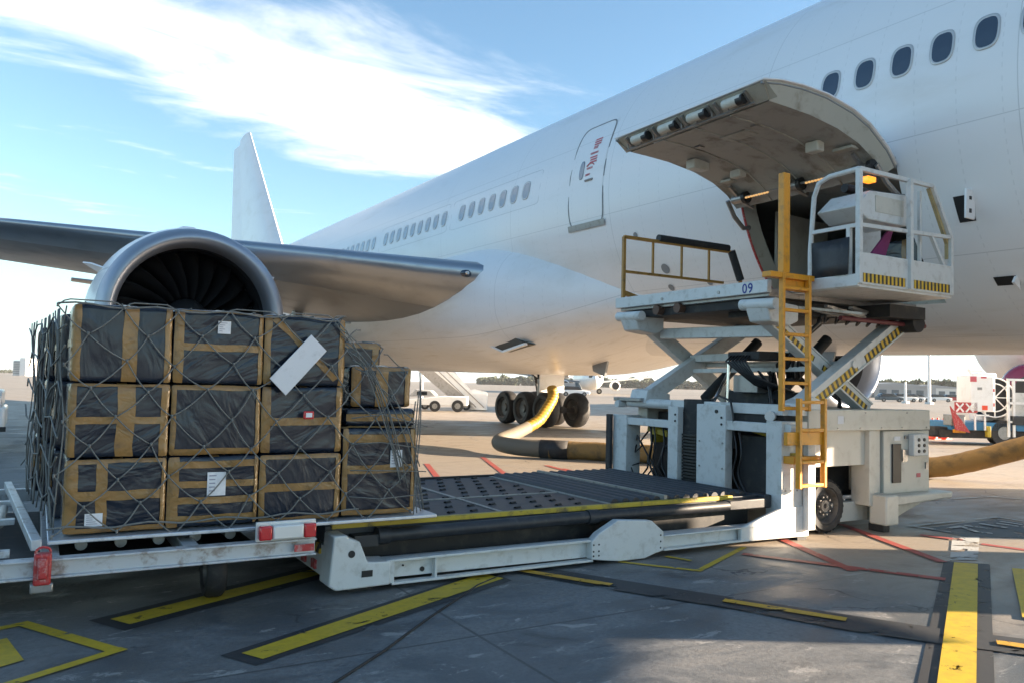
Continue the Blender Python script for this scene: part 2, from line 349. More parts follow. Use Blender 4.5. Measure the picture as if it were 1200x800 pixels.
for a, b, wd in (((-40, 745), (27, 731), .075), ((27, 731), (136, 763), .09), ((140, 762), (-20, 812), .075)): stripe('marking_line', a, b, wd, M['my'], .006, .03, .03)
poly('marking_block', [(-20, 755), (8, 748), (28, 774), (-20, 788)], M['my'], .007)
poly('marking_border', [(590, 663), (598, 670), (720, 692), (860, 714), (992, 739), (1100, 755), (1260, 776), (1260, 757), (1100, 737), (992, 721), (860, 701), (720, 679), (610, 661)], M['mb'], .010)
for a, b in (((600, 668), (716, 687)), ((848, 705), (992, 728)), ((1168, 755), (1250, 767))): stripe('marking_dash', a, b, .1, M['mo'], .014)
for a, b in (((725, 658), (822, 669)), ((818, 669), (872, 641)), ((780, 652), (810, 657))): stripe('marking_line', a, b, .06, M['my'], .006)
poly('marking_border', [(1106, 657), (1160, 661), (1166, 810), (1073, 810)], M['mb'], .005)
poly('marking_line', [(1118, 660), (1146, 662), (1144, 810), (1097, 810)], M['my'], .0165)
poly('marking_line', [(1186, 667), (1215, 669), (1245, 732), (1198, 725)], M['my'], .0165)
poly('marking_patch', [(1116, 629), (1148, 629), (1146, 656), (1113, 656)], M['mw'], .0065)
for a, b in (((908, 628), (1000, 669)), ((870, 649), (1108, 679)), ((985, 614), (1105, 659)), ((1078, 627), (1128, 633)), ((1150, 637), (1260, 652)), ((500, 543), (518, 566)), ((565, 535), (598, 560)), ((640, 545), (670, 553)), ((660, 549), (690, 557))):
    stripe('marking_red_line', a, b, .11, M['mr'], .0045)
for a, b in (((1065, 617), (1170, 606)), ((1070, 617), (1116, 624)), ((1170, 606), (1260, 620)), ((1085, 586), (1180, 581)), ((1150, 581), (1260, 590))): stripe('marking_white_line', a, b, .07, M['mw'], .0075)
for a, b in (((1112, 619), (1128, 617)), ((1126, 617), (1146, 624)), ((1130, 616), (1160, 620)), ((1148, 614), (1180, 619)), ((1150, 624), (1163, 625)), ((1160, 612), (1194, 617)), ((1172, 611), (1198, 615))): stripe('marking_white_letter', a, b, .07, M['mw'], .0085)
poly('marking_field', [(1080, 619), (1168, 608), (1260, 622), (1260, 632), (1130, 628)], M['mb'], .0035)
crk = MB(); crk.tube([G(x, y, .006) for x, y in ((388, 802), (450, 762), (500, 725), (560, 685), (600, 668))], .009, 6)
tag(crk.build('ground_cable', M['rubber'], smooth=True), 'thin black cable lying on the apron in front of the loader beam', 'cable')

# ---------------------------------------------------------------- the airliner (local: x port, y aft, z up; axis of the body at the origin)
PR = R(.7769)
plane = thing('airliner', (0, 0, 0), 'white wide-body airliner parked behind the pallet and loader', 'airplane')
plane.location = (12.377, 0, 5.2526); plane.rotation_euler = (PR, 0, 0)
def toL(p):                                         # world -> airliner
    p = Vector(p)-Vector((12.377, 0, 5.2526)); return Vector((p.x, p.y*math.cos(PR)+p.z*math.sin(PR), -p.y*math.sin(PR)+p.z*math.cos(PR)))
ST = [(-6, -.95, -1.0, .02), (-5.8, -.45, -1.5, .5), (-5.2, .1, -1.95, 1.0), (-4.2, .75, -2.4, 1.5), (-3, 1.5, -2.72, 2.05), (-1.8, 2.25, -2.92, 2.5), (-.5, 2.75, -3.04, 2.85), (1, 3.0, -3.1, 3.05), (2.5, 3.1, -3.1, 3.1),
      (38, 3.1, -3.1, 3.1), (42, 3.1, -2.95, 3.08), (46, 3.05, -2.4, 2.93), (50, 2.92, -1.6, 2.55), (54, 2.72, -.65, 2.0), (58, 2.45, .3, 1.4), (62, 2.15, 1.1, .75), (65.5, 1.85, 1.5, .15)]
def sec(s):
    for i in range(len(ST)-1):
        if s <= ST[i+1][0]:
            a, b = ST[i], ST[i+1]; t = (s-a[0])/(b[0]-a[0]); return [a[k]+(b[k]-a[k])*t for k in (1, 2, 3)]
    return ST[-1][1:]
def surf(s, th, off=0.):                            # th from the horizontal, starboard side, up positive
    zt, zb, hw = sec(s); zc = (zt+zb)/2; rz = (zt-zb)/2+off
    return Vector((-(hw+off)*math.cos(th), s, zc+rz*math.sin(th)))
DS0, DS1, DT0, DT1 = 6.22, 8.86, R(-53), R(-12.5)
sts = sorted(set([q[0] for q in ST]+[-5.95, -5.5, DS0, DS1]+[2.5+i*.9 for i in range(40)]))
ths = sorted(set([DT0, DT1]+[R(-90+i*360/96) for i in range(96)]))
ths = [a for i, a in enumerate(ths) if a in (DT0, DT1) or min(abs(a-DT0), abs(a-DT1)) > R(1.2)]
fb = MB(); nT = len(ths)
for s in sts: fb.v += [surf(s, a) for a in ths]
for i in range(len(sts)-1):
    for k in range(nT):
        k2 = (k+1) % nT
        if DS0-.01 <= sts[i] < DS1-.01 and DT0-.001 <= ths[k] < DT1-.001: continue
        fb.f.append((i*nT+k, i*nT+k2, (i+1)*nT+k2, (i+1)*nT+k))
ORG[plane.name] = Vector()
fus = fb.build('fuselage', M['skin'], plane, smooth='all')

# wing-body fairing
def fair(s):
    t = min(1, max(0, (s-11.8)/6.0)); t = (t*t*(3-2*t))**.72; u = min(1, max(0, (36-s)/7)); u = u*u*(3-2*u); k = min(t, u)
    return 2.35+1.36*k, -1.86+.06*k, .84+.96*k         # half width, centre, half height
fr = MB(); rows = []
for i in range(52):
    s = 11.8+i*.48; hw, zc, hh = fair(s); row = []
    for j in range(49):
        a = R(100)-R(380)*j/48
        c_, s_ = math.cos(a), math.sin(a); e = .78
        row.append(Vector((hw*math.copysign(abs(c_)**e, c_), s, zc+hh*math.copysign(abs(s_)**e, s_))))
    rows.append(row)
fr.grid(rows); fr.build('wing_fairing', M['skin'], plane, smooth='all')

# cabin windows
def rrect(w_, h_, n=28, e=.5):
    return [(w_*math.copysign(abs(math.cos(t))**e, math.cos(t)), h_*math.copysign(abs(math.sin(t))**e, math.sin(t))) for t in [2*math.pi*i/n for i in range(n)]]
def onskin(s0, z0, dx, dz, off): return surf(s0+dx, math.asin(z0/3.1)+dz/3.1, off)
def window(s0, z0, wd=.157, hh=.22, shade=False):
    o_ = rrect(wd, hh, 32, .68); i_ = rrect(wd*.8, hh*.84, 32, .68); n = len(o_)
    a = MB(); a.v = [onskin(s0, z0, x, z, .002) for x, z in o_]+[onskin(s0, z0, x*.97, z*.97, .014) for x, z in o_]+[onskin(s0, z0, x, z, .003) for x, z in i_]
    a.f = [(i, (i+1) % n, n+(i+1) % n, n+i) for i in range(n)]+[(n+i, n+(i+1) % n, 2*n+(i+1) % n, 2*n+i) for i in range(n)]
    p = a.build('window', M['wframe'], plane, smooth='all')
    b = MB(); b.v = [onskin(s0, z0, x, z, .005) for x, z in i_]+[onskin(s0, z0, 0, 0, .005)]; b.f = [(i, (i+1) % n, n) for i in range(n)]
    b.build('pane', M['shade'] if shade else M['glass'], p)
ZW = .54
for i in range(-9, 5): window(5.063+i*.533, ZW)
for i in [0, 1, 2, 3, 4, 5, 6, 8, 9, 10, 11, 12, 13, 14, 15, 16, 18, 19, 20, 21, 22, 23, 24]: window(15.285+i*.533, ZW, shade=True)

# passenger door
def outline(s0, s1, z0, z1, wd, off, e=.28, n=64):
    cs, cz = (s0+s1)/2, (z0+z1)/2; a = [(x, z) for x, z in rrect((s1-s0)/2, (z1-z0)/2, n, e)]; b = [(x, z) for x, z in rrect((s1-s0)/2-wd, (z1-z0)/2-wd, n, e)]
    f = lambda q, o: surf(cs+q[0], math.asin((cz)/3.1)+q[1]/3.1, o)
    m = MB(); m.v = [f(q, .0) for q in a]+[f(q, off) for q in a]+[f(q, off) for q in b]+[f(q, 0) for q in b]
    m.f = [(k*n+i, k*n+(i+1) % n, (k+1)*n+(i+1) % n, (k+1)*n+i) for k in range(3) for i in range(n)]; return m
dS0, dS1, dZ0, dZ1 = 12.33, 13.52, -.64, 1.6
def patch(s0, s1, z0, z1, off, n=10, th=.0):
    a0, a1 = math.asin(z0/3.1), math.asin(z1/3.1)
    m = MB(); m.grid([[surf(s0+(s1-s0)*i/n, a0+(a1-a0)*j/n, off) for j in range(n+1)] for i in range(n+1)]); return m
pd = patch(dS0+.03, dS1-.03, dZ0+.05, dZ1-.05, .006).build('passenger_door', M['skin'], plane, smooth='all')
outline(dS0, dS1, dZ0, dZ1, .028, .01).build('door_seal', M['gasket'], pd, smooth='all')
patch(dS0-.02, dS1+.02, dZ0-.02, dZ0+.1, .03).build('door_sill', M['steel'], pd)
a = MB(); cs, cz = 13.12, .55; o_ = rrect(.075, .2, 24, .6); n = 24
a.v = [onskin(cs, cz, x, z, .01) for x, z in o_]+[onskin(cs, cz, x*.85, z*.85, .02) for x, z in o_]; a.f = [(i, (i+1) % n, n+(i+1) % n, n+i) for i in range(n)]+[tuple(range(n, 2*n))]
a.build('door_window', M['shade'], pd)
for cs, cz, w_, h_ in ((12.78, 1.1, .14, .07), (12.8, .98, .09, .03), (12.8, .86, .15, .02), (12.78, .72, .13, .07), (12.86, .55, .12, .02), (12.9, .42, .1, .02)):
    o_ = [(-w_, -h_), (w_, -h_), (w_, h_), (-w_, h_)]
    for k in range(3):
        q = MB(); h3 = h_/4; zk = cz+(k-1)*h_*.75
        q.v = [onskin(cs+rnd.uniform(-.006, .006), zk, x*rnd.uniform(.7, 1), z/h_*h3, .0095) for x, z in o_]; q.f = [(0, 1, 2, 3)]; q.build('stencil', M['redtxt'], pd)
q = MB(); q.tube([onskin(12.72+i*.03, .6+.05*math.sin(i/8*math.pi), 0, 0, .012) for i in range(9)], .012, 6); q.build('arrow_mark', M['redtxt'], pd)
q = MB(); q.tube([onskin(12.7+i*.06, .3, 0, 0, .02) for i in range(5)], .022, 8); q.build('door_handle', M['steel'], pd)
for sa, sb in ((14.7, 19.1), (19.3, 24.3)): outline(sa, sb, .14, .95, .0035, .002, .1, 80).build('skin_joint', M['shade'], plane, smooth='all')

# cargo opening: hold liner, jamb
hm = MB()
for (s, si) in ((DS0, 1), (DS1, -1)):              # jambs follow the skin
    hm.grid([[surf(s, DT0+(DT1-DT0)*j/12, -d_) for j in range(13)] for d_ in (0, .12, .3)])
hm.grid([[surf(DS0+(DS1-DS0)*j/8, DT1, -d_) for j in range(9)] for d_ in (0, .12, .3)])
hm.grid([[surf(DS0+(DS1-DS0)*j/8, DT0, -d_) for j in range(9)] for d_ in (0, .12, .3)])
hm.build('cargo_door_jamb', M['doorlip'], plane)
hl = MB(); pr = [(-2.7, -.8), (-2.6, -1.35), (-2.2, -2.0), (-1.7, -2.42), (1.5, -2.42), (2.3, -1.6), (2.7, -.7), (-2.7, -.62)]
y0, y1 = 4.5, 11.5; n = len(pr)
hl.v = [Vector((x, y, z)) for y in (y0, y1) for x, z in pr]
hl.f = [tuple(range(n)), tuple(range(n, 2*n))]+[(i, (i+1) % n, n+(i+1) % n, n+i) for i in range(3, n)]
hl.build('hold_liner', M['liner'], plane)
sb_ = MB()
sb_.grid([[Vector((-2.2+.02+k*.75, 8.9+k*.1, z)) for z in (-2.4, -.85)] for k in (0, 1, 2)]); sb_.build('hold_side_panel', M['cream'], plane, solid=.04)
q = MB(); q.tube([surf(DS1+.0, DT0+(DT1-DT0)*j/12, .008) for j in range(13)], .02, 6); q.build('door_edge_seal', M['red'], plane)
hold = hl
# cargo door, hinged open above the hole
prof = [(9.33, 4.56), (9.15, 4.76), (8.8, 4.99), (8.47, 5.11), (7.99, 5.2), (7.54, 5.22), (7.17, 5.2), (6.88, 5.15)]
cd = MB(); NJ = 8
def drow(y, dz, dx=0.): return [toL((p+dx, y, z+dz)) for p, z in prof]
ys = [DS0-.04+(DS1-DS0+.08)*i/NJ for i in range(NJ+1)]
cd.grid([drow(y, 0) for y in ys]); door = cd.build('cargo_door', M['skin'], plane, smooth='all', solid=.02)
inn = [(9.2, 4.42), (9.0, 4.6), (8.7, 4.75), (8.3, 4.86), (7.8, 4.93), (7.4, 4.95), (7.1, 4.96)]
ins = MB(); ins.grid([[toL((p, y, z)) for p, z in inn] for y in (DS0+.08, DS0+.7, 7.5, DS1-.7, DS1-.06)]); ins.build('inner_skin', M['doorin'], door, smooth='all')
for y in (DS0-.02, DS1+.02):                        # side rims
    yi = DS0+.08 if y < 7 else DS1-.06
    rm = MB(); rm.grid([[toL((p, y, z-.03)) for p, z in prof], [toL((p, yi, z)) for p, z in [inn[0]]+inn]]); rm.build('door_rim', M['doorlip'], door, smooth='all')
rm = MB(); rm.grid([[toL((6.9, y, 5.12)) for y in ys], [toL((7.02, y, 5.03)) for y in ys], [toL((7.1, y, 4.97)) for y in ys]]); rm.build('latch_edge', M['doorlip'], door)
for y in (6.72, 7.32, 7.86, 8.42):                  # latch units along the free edge
    q = MB(); q.cyl(toL((6.93, y-.17, 5.03)), toL((6.93, y+.12, 5.03)), .06, n=12); q.box(*[0]*6) if 0 else 0
    l = q.build('latch', M['cream'], door, smooth=True)
    q = MB(); q.cyl(toL((6.93, y-.2, 5.02)), toL((6.93, y-.1, 5.02)), .062, n=12); q.build('latch_roller', M['black'], l, smooth=True)
q = MB(); q.tube([toL((6.99, y, 4.955)) for y in (DS0+.2, 7, 8, DS1-.1)], .012, 6)
for i in range(9): q.tube([toL((6.99, 6.55+i*.27, 4.955)), toL((6.97, 6.55+i*.27, 5.03))], .01, 5)
q.build('torque_rod', M['steel'], door, smooth=True)
for y in (6.5, 6.98, 7.1, 7.55, 7.66, 8.12, 8.24, 8.66):
    q = MB(); q.bar(toL((6.9, y, 5.09)), toL((7.03, y, 4.98)), .03, .05); P_0 = q.build('latch_bracket', M['steel'], door)
for y in (6.9, 7.5, 8.1):
    q = MB(); q.tube([toL((x, y, z-.004)) for x, z in inn], .012, 6); q.build('skin_rib', M['doorlip'], door, smooth='all')
q = MB(); q.tube([toL((p, DS0+.0, z-.05)) for p, z in prof], .016, 6); q.build('rubber_seal', M['gasket'], door, smooth='all')
q = MB(); q.tube([toL((p, DS1+.0, z-.05)) for p, z in prof], .016, 6); q.build('rubber_seal', M['gasket'], door, smooth='all')
for (x, y, a_, b_) in ((8.45, 6.75, .07, .1), (8.6, 8.2, .07, .1), (8.05, 8.45, .15, .09)):
    q = MB(); c_ = toL((x, y, 4.78 if x > 8.2 else 4.86)); q.box(c_.x-a_, c_.x+a_, c_.y-b_, c_.y+b_, c_.z-.09, c_.z+.05); q.build('light_cover', M['cream'], door, bevel=.02)
for (x, y, a_, b_) in ((7.75, 7.35, .16, .22), (8.75, 6.5, .1, .14), (8.75, 8.5, .1, .1)):
    q = MB(); z = 4.935 if x < 8 else 4.715; c_ = toL((x, y, z)); q.box(c_.x-a_, c_.x+a_, c_.y-b_, c_.y+b_, c_.z-.012, c_.z+.02); q.build('access_plate', M['doorlip'], door)
for (x, y) in ((7.6, 6.95), (7.65, 8.0)):
    q = MB(); c_ = toL((x, y, 4.93)); q.box(c_.x-.05, c_.x+.05, c_.y-.05, c_.y+.05, c_.z-.012, c_.z+.02); q.build('inspection_stud', M['steel'], door)
for y in (6.45, 8.55, 7.55):                        # hinge actuators
    q = MB(); q.cyl(toL((9.0, y-.1, 4.5)), toL((9.0, y+.12, 4.5)), .065, n=14); q.bar(toL((9.0, y, 4.5)), toL((9.3, y, 4.42)), .05, .07); q.bar(toL((8.8, y, 4.66)), toL((9.02, y, 4.5)), .04, .05)
    q.build('hinge_actuator', M['steel'], door, smooth=True)
    q = MB(); q.cyl(toL((9.0, y-.16, 4.5)), toL((9.0, y-.1, 4.5)), .09, n=14); q.build('actuator_collar', M['black'], door, smooth=True)
q = MB(); q.tube([toL((8.97, y, 4.5)) for y in (6.5, 7.5, 8.5)], .018, 8); q.build('drive_shaft', M['steel'], door, smooth=True)
for y0_, y1_ in ((6.62, 7.35), (7.95, 8.4)):
    q = MB(); k = int((y1_-y0_)/.05)
    for i in range(k): q.box(*(lambda c: (c.x-.012, c.x+.012, c.y-.014, c.y+.014, c.z-.012, c.z+.012))(toL((8.93, y0_+i*.05, 4.475))))
    q.build('door_light_strip', M['ledstrip'], door)
for s0_, y in ((1, DS0), (-1, DS1)):
    q = MB(); q.tube([toL((9.02, y+.05*s0_, 4.52)), toL((9.2, y+.02*s0_, 4.3)), toL((9.42, y, 4.15)), toL((9.55, y, 4.18))], .035, 8); q.build('hinge_arm', M['steel'], door, smooth=True)

# small open service panels and ports on the nose side of the cargo door
m = patch(5.38, 5.58, -1.58, -1.28, .006); m.build('service_recess', M['black'], plane)
cc = surf(5.36, math.asin(-1.42/3.1))
q = MB(); q.box(cc.x-.2, cc.x-.01, cc.y-.02, cc.y+.01, cc.z-.17, cc.z+.19); sp_ = q.build('service_panel_door', M['skin'], plane, bevel=.01)
q = MB(); q.box(cc.x-.14, cc.x-.1, cc.y-.028, cc.y-.02, cc.z-.1, cc.z-.05); q.box(cc.x-.14, cc.x-.1, cc.y-.028, cc.y-.02, cc.z+.06, cc.z+.1); q.build('panel_latch', M['black'], sp_)
patch(5.18, 5.45, -2.32, -2.22, .006).build('drain_recess', M['black'], plane)
q = MB(); c2_ = surf(5.2, math.asin(-2.26/3.1), .0); q.prism([c2_+Vector((0, 0, .08)), c2_+Vector((-.1, 0, -.05)), c2_+Vector((.05, .0, -.14))], (0, -.03, 0)); q.build('drain_flap', M['skin'], plane)
def port_(px, py, r_):
    d = ray(px, py)                                  # round port on the skin where the survey ray meets it
    o_ = toL(Vector((0, 0, CH))); dl = Vector((d.x, d.y*math.cos(PR)+d.z*math.sin(PR), -d.y*math.sin(PR)+d.z*math.cos(PR)))
    A = dl.x**2+dl.z**2; B = o_.x*dl.x+o_.z*dl.z; C_ = o_.x**2+o_.z**2-9.61; D_ = B*B-A*C_
    if D_ < 0: return
    t = (-B-math.sqrt(D_))/A; p = o_+dl*t; th = math.atan2(p.z, -p.x); n = 20
    q = MB(); q.v = [surf(p.y+r_*math.cos(a), th+r_*math.sin(a)/3.1, .008) for a in [2*math.pi*i/n for i in range(n)]]+[surf(p.y, th, .004)]; q.f = [(i, (i+1) % n, n) for i in range(n)]
    return q.build('vent_port', M['gasket'], plane)
for px, py, r_ in ((745, 276, .06), (780, 315, .1), (720, 355, .09), (787, 337, .07), (832, 331, .06)): port_(px, py, r_)
# open inlet scoop on the fairing, aerials, gear well hatch
sc_ = [GX(*c) for c in ((573, 404, 9.33), (600, 394, 9.37), (616, 403, 9.45), (590, 412, 9.46))]
q = MB(); q.prism([toL(p) for p in sc_], (.5, 0, 0)); q.build('ram_air_scoop', mat('scoop throat', (.07, .07, .065), .6), plane)
q = MB(); q.bar(toL(sc_[3]), toL(sc_[2]), .09, .05); q.bar(toL(sc_[0]), toL(sc_[3]), .06, .04); q.build('scoop_lip', M['skin'], plane)
q = MB(); q.prism([toL((11.45, 14.9, 2.4)), toL((11.45, 15.6, 2.4)), toL((11.45, 15.5, 1.98)), toL((11.45, 15.05, 1.86))], (.06, 0, 0)); q.build('blade_aerial', M['aluwing'], plane)
q = MB(); q.lathe([(-.1, .01), (-.07, .07), (0, .1), (.07, .07), (.1, .01)], toL((11.9, 23.0, 2.14)), n=14); q.cyl(toL((11.95, 23, 2.14)), toL((12.9, 22.6, 2.15)), .015, n=6); q.build('red_plug', M['redtxt'], plane, smooth=True)
q = MB(); q.prism([toL((11.85, 9.0, 2.4)), toL((11.85, 9.6, 2.4)), toL((11.85, 9.5, 2.02)), toL((11.85, 9.1, 2.1))], (.04, 0, 0)); q.build('blade_aerial', M['aluwing'], plane)
q = MB(); q.box(*(lambda a_: (a_.x, a_.x+.8, a_.y, a_.y+.05, a_.z-.8, a_.z+.25))(toL((11.75, 18.3, 2.22)))); q.build('belly_hatch', M['skin'], plane, bevel=.01)

# wings
def airfoil(n=16):
    up = []; lo = []
    for i in range(n+1):
        x = .5*(1-math.cos(math.pi*i/n)); t = 5*(.36*math.sqrt(x)-.17*x-.39*x*x+.3*x**3-.1*x**4); c_ = .012*math.sin(math.pi*x)
        up.append((x, c_+t*.46)); lo.append((x, c_-t*.7))
    return up, lo
UPF, LOF = airfoil()
def wsec(lat):                                       # lateral distance from the body axis, metres
    p = 12.377-lat; le = Vector((p, 17.1+(8.8-p)*.62-max(0, p-7.6)*.45, 4.38+(8.8-p)*.098+(.0 if lat > 5 else -.07*(5-lat))))
    ch = 13.6-(lat-3)*.66 if lat < 10.5 else 8.65-(lat-10.5)*.31
    th = .15 if lat < 4 else max(.095, .15-(lat-4)*.005)
    tw = R(max(-1.5, 2.2-lat*.12)); return le, ch, th, tw
def wing(side):
    lats = [2.0, 3.2, 4.5, 6, 8, 10.5, 14, 18, 22, 26, 29.5, 30.6]; rU = []; rL = []; rE = []; TH = lambda lt: min(1, max(0, (lt-3)/4))
    for lt in lats:
        le, ch, th, tw = wsec(lt)
        if lt > 30: ch *= .5; le.y += 1.4
        def pt(x, z):
            P_ = le+Vector((0, x*ch*math.cos(tw)+z*ch*th*math.sin(tw), -x*ch*math.sin(tw)+z*ch*th)); L_ = toL(P_)
            if side > 0: L_.x = -L_.x
            return L_
        rU.append([pt(x, z) for x, z in UPF]); rL.append([pt(x, z) for x, z in LOF])
    m = MB(); m.grid([r[4:] for r in rU]); m.grid([r[4:] for r in rL]); m.add(rU[-1]+rL[-1][::-1], [tuple(range(2*len(UPF)))])
    wg = m.build('wing', M['aluwing'], plane, smooth='all')
    m = MB(); m.grid([r[4::-1][:5]+l[1:5] for r, l in zip(rU, rL)]); m.build('leading_edge', M['lemetal'], wg, smooth='all')
    for lt in (9.2,):                   # flap track fairings under the trailing edge
        le, ch, th, tw = wsec(lt); c_ = toL(le+Vector((0, ch*.93, -ch*.93*math.sin(tw)-.28))); c_.x *= -side if side > 0 else 1
        q = MB(); q.lathe([(-1.9, .02), (-1.5, .09), (-.7, .15), (.4, .16), (1.2, .1), (1.6, .02)], c_, n=16); q.build('flap_track_fairing', M['aluwing'], wg, smooth='all')
    return wg
wr = wing(-1); wing(1)
# landing light let into the starboard wing root
lo_ = toL(GX(547, 321, 8.62)); q = MB(); lo_.y = toL((0, 16.75, 0)).y; lo_ = toL(GX(549, 321, 8.72)); lo_.y -= .05
q.lathe([(-.1, .005), (-.09, .05), (-.06, .08), (0, .1), (.05, .105)], lo_, n=24, sx=2.1)
ll = q.build('landing_light', M['glass'], wr, smooth='all')
for k in (-.1, .08):
    q = MB(); q.lathe([(-.115, .001), (-.11, .04), (-.05, .05)], lo_+Vector((k, 0, 0)), n=12); q.build('lamp_lens', M['chrome'], ll)

# engines
def engine(lat, ey_, ez_):
    o_ = toL((0, ey_, ez_)); o_.x = lat; n = 64
    e = MB(); e.lathe([(.33, 1.845), (.7, 1.91), (1.3, 1.95), (2.2, 1.96), (3.3, 1.88), (4.3, 1.7), (5.2, 1.46), (5.2, 1.4), (4.4, 1.3)], o_, n=n)
    en = e.build('engine', M['skin'], plane, smooth='all')
    e = MB(); e.lathe([(.33, 1.845), (.15, 1.79), (.05, 1.72), (0, 1.64), (.03, 1.57), (.12, 1.51), (.3, 1.475), (.55, 1.47)], o_, n=n); e.build('inlet_lip', M['lip'], en, smooth='all')
    e = MB(); e.lathe([(.55, 1.47), (.9, 1.5), (1.35, 1.53), (2.1, 1.53)], o_, n=n); e.build('inlet_duct', M['inlet'], en, smooth='all')
    e = MB(); e.lathe([(2.1, 1.53), (2.1, .01)], o_, n=n); e.lathe([(1.0, 1.505), (1.03, 1.49), (1.06, 1.505)], o_, n=n); e.build('fan_case', M['black'], en)
    for k in range(22):
        t0 = 2*math.pi*k/22; g_ = []
        for i in range(7):
            r_ = .42+(1.5-.42)*i/6; sw = .28*(i/6)**2; tw = R(25+38*i/6); row = []
            for j in (-1, 0, 1):
                cz_ = .2*j; th_ = t0+sw*.6+cz_*math.sin(tw)/r_*.9
                row.append(o_+Vector((r_*math.cos(th_), 1.5+cz_*math.cos(tw)+.04*(1-j*j), r_*math.sin(th_))))
            g_.append(row)
        b_ = MB(); b_.grid(g_); b_.build('fan_blade', M['fan'], en, smooth='all', solid=.012)
    e = MB(); e.lathe([(.72, .001), (.76, .08), (.9, .22), (1.1, .36), (1.35, .46), (1.5, .46)], o_, n=32); spn = e.build('spinner', M['inlet'], en, smooth='all')
    pts = []
    for i in range(28):
        t = i/27; a = t*2*math.pi*.9; yy = .78+.42*t; rr = .1+.27*t; pts.append(o_+Vector((rr*math.cos(a), yy-.012, rr*math.sin(a))))
    e = MB(); e.tube(pts, .012, 6); e.build('swirl_mark', M['whitep'], spn)
    e = MB(); e.lathe([(4.4, 1.05), (5.2, 1.0), (6.3, .8), (7.0, .62), (6.9, .5), (6.6, .35), (7.6, .05), (7.62, .01)], o_, n=32); e.build('core_nozzle', M['steel'], en, smooth='all')
    e = MB(); e.prism([o_+Vector((-.16, .9, 1.85)), o_+Vector((-.16, 1.6, 2.08)), o_+Vector((-.16, 4.2, 2.3)), o_+Vector((-.16, 9.5, 2.1)), o_+Vector((-.16, 9.5, 1.4)), o_+Vector((-.16, 5, .9))], (.32, 0, 0)); e.build('pylon', M['skin'], en, bevel=.05)
    for a in (R(150), R(30)):
        c_ = o_+Vector((1.86*math.cos(a), .8, 1.86*math.sin(a))); r_ = Vector((math.cos(a), 0, math.sin(a)))
        e = MB(); e.prism([c_, c_+Vector((0, 1.3, 0)), c_+Vector((0, 1.25, 0))+r_*.45, c_+Vector((0, .6, 0))+r_*.3], Vector((-math.sin(a), 0, math.cos(a)))*.03); e.build('chine', M['skin'], en)
    return en
engine(-9.66, 17.2, 2.83); engine(9.9, 16.4, 2.78)

# tail
def blade(name, pts, m, th, nrm):
    # pts: le_root, te_root, le_tip, te_tip -> double wedge surface with thickness along nrm
    lr, tr_, lt, tt = [Vector(p) for p in pts]; nrm = Vector(nrm); q = MB(); N = 8; gU = []; gL = []
    for (a, b) in ((lr, tr_), (lt, tt)):
        k = (b-a).length*th; gU.append([a.lerp(b, (i/N)**1.3)+nrm*k*math.sin(math.pi*((i/N)**.75)) for i in range(N+1)]); gL.append([a.lerp(b, (i/N)**1.3)-nrm*k*math.sin(math.pi*((i/N)**.75)) for i in range(N+1)])
    q.grid(gU); q.grid(gL); q.add([gU[1][i] for i in range(N+1)]+gL[1][::-1], [tuple(range(2*N+2))]); return q.build(name, m, plane, smooth='all')
lr, tr_, lt, tt = toL((12.38, 46.9, 8.1)), toL((12.38, 57.9+1.2, 8.1)), toL((12.38, 58.8, 19.3)), toL((12.38, 62.2, 19.5))
fin = blade('fin', (lr, tr_, lt, tt), M['skin'], .045, (1, 0, 0))
q = MB(); a0, a1, b0, b1 = tr_.lerp(tt, .06), tr_.lerp(tt, .97), toL((12.38, 63.8, 9.3)), toL((12.38, 64.3, 19.3))
q.prism([a0, b0, b1, a1], (.02, 0, 0)); q.build('rudder', M['skin'], fin, bevel=.0)
for sd_ in (-1, 1):
    blade('tailplane', (Vector((sd_*1.2, 56, .9)), Vector((sd_*.8, 62, .9)), Vector((sd_*10.7, 62.6, 2.0)), Vector((sd_*10.7, 65, 2.0))), M['aluwing'], .05, (0, 0, 1))

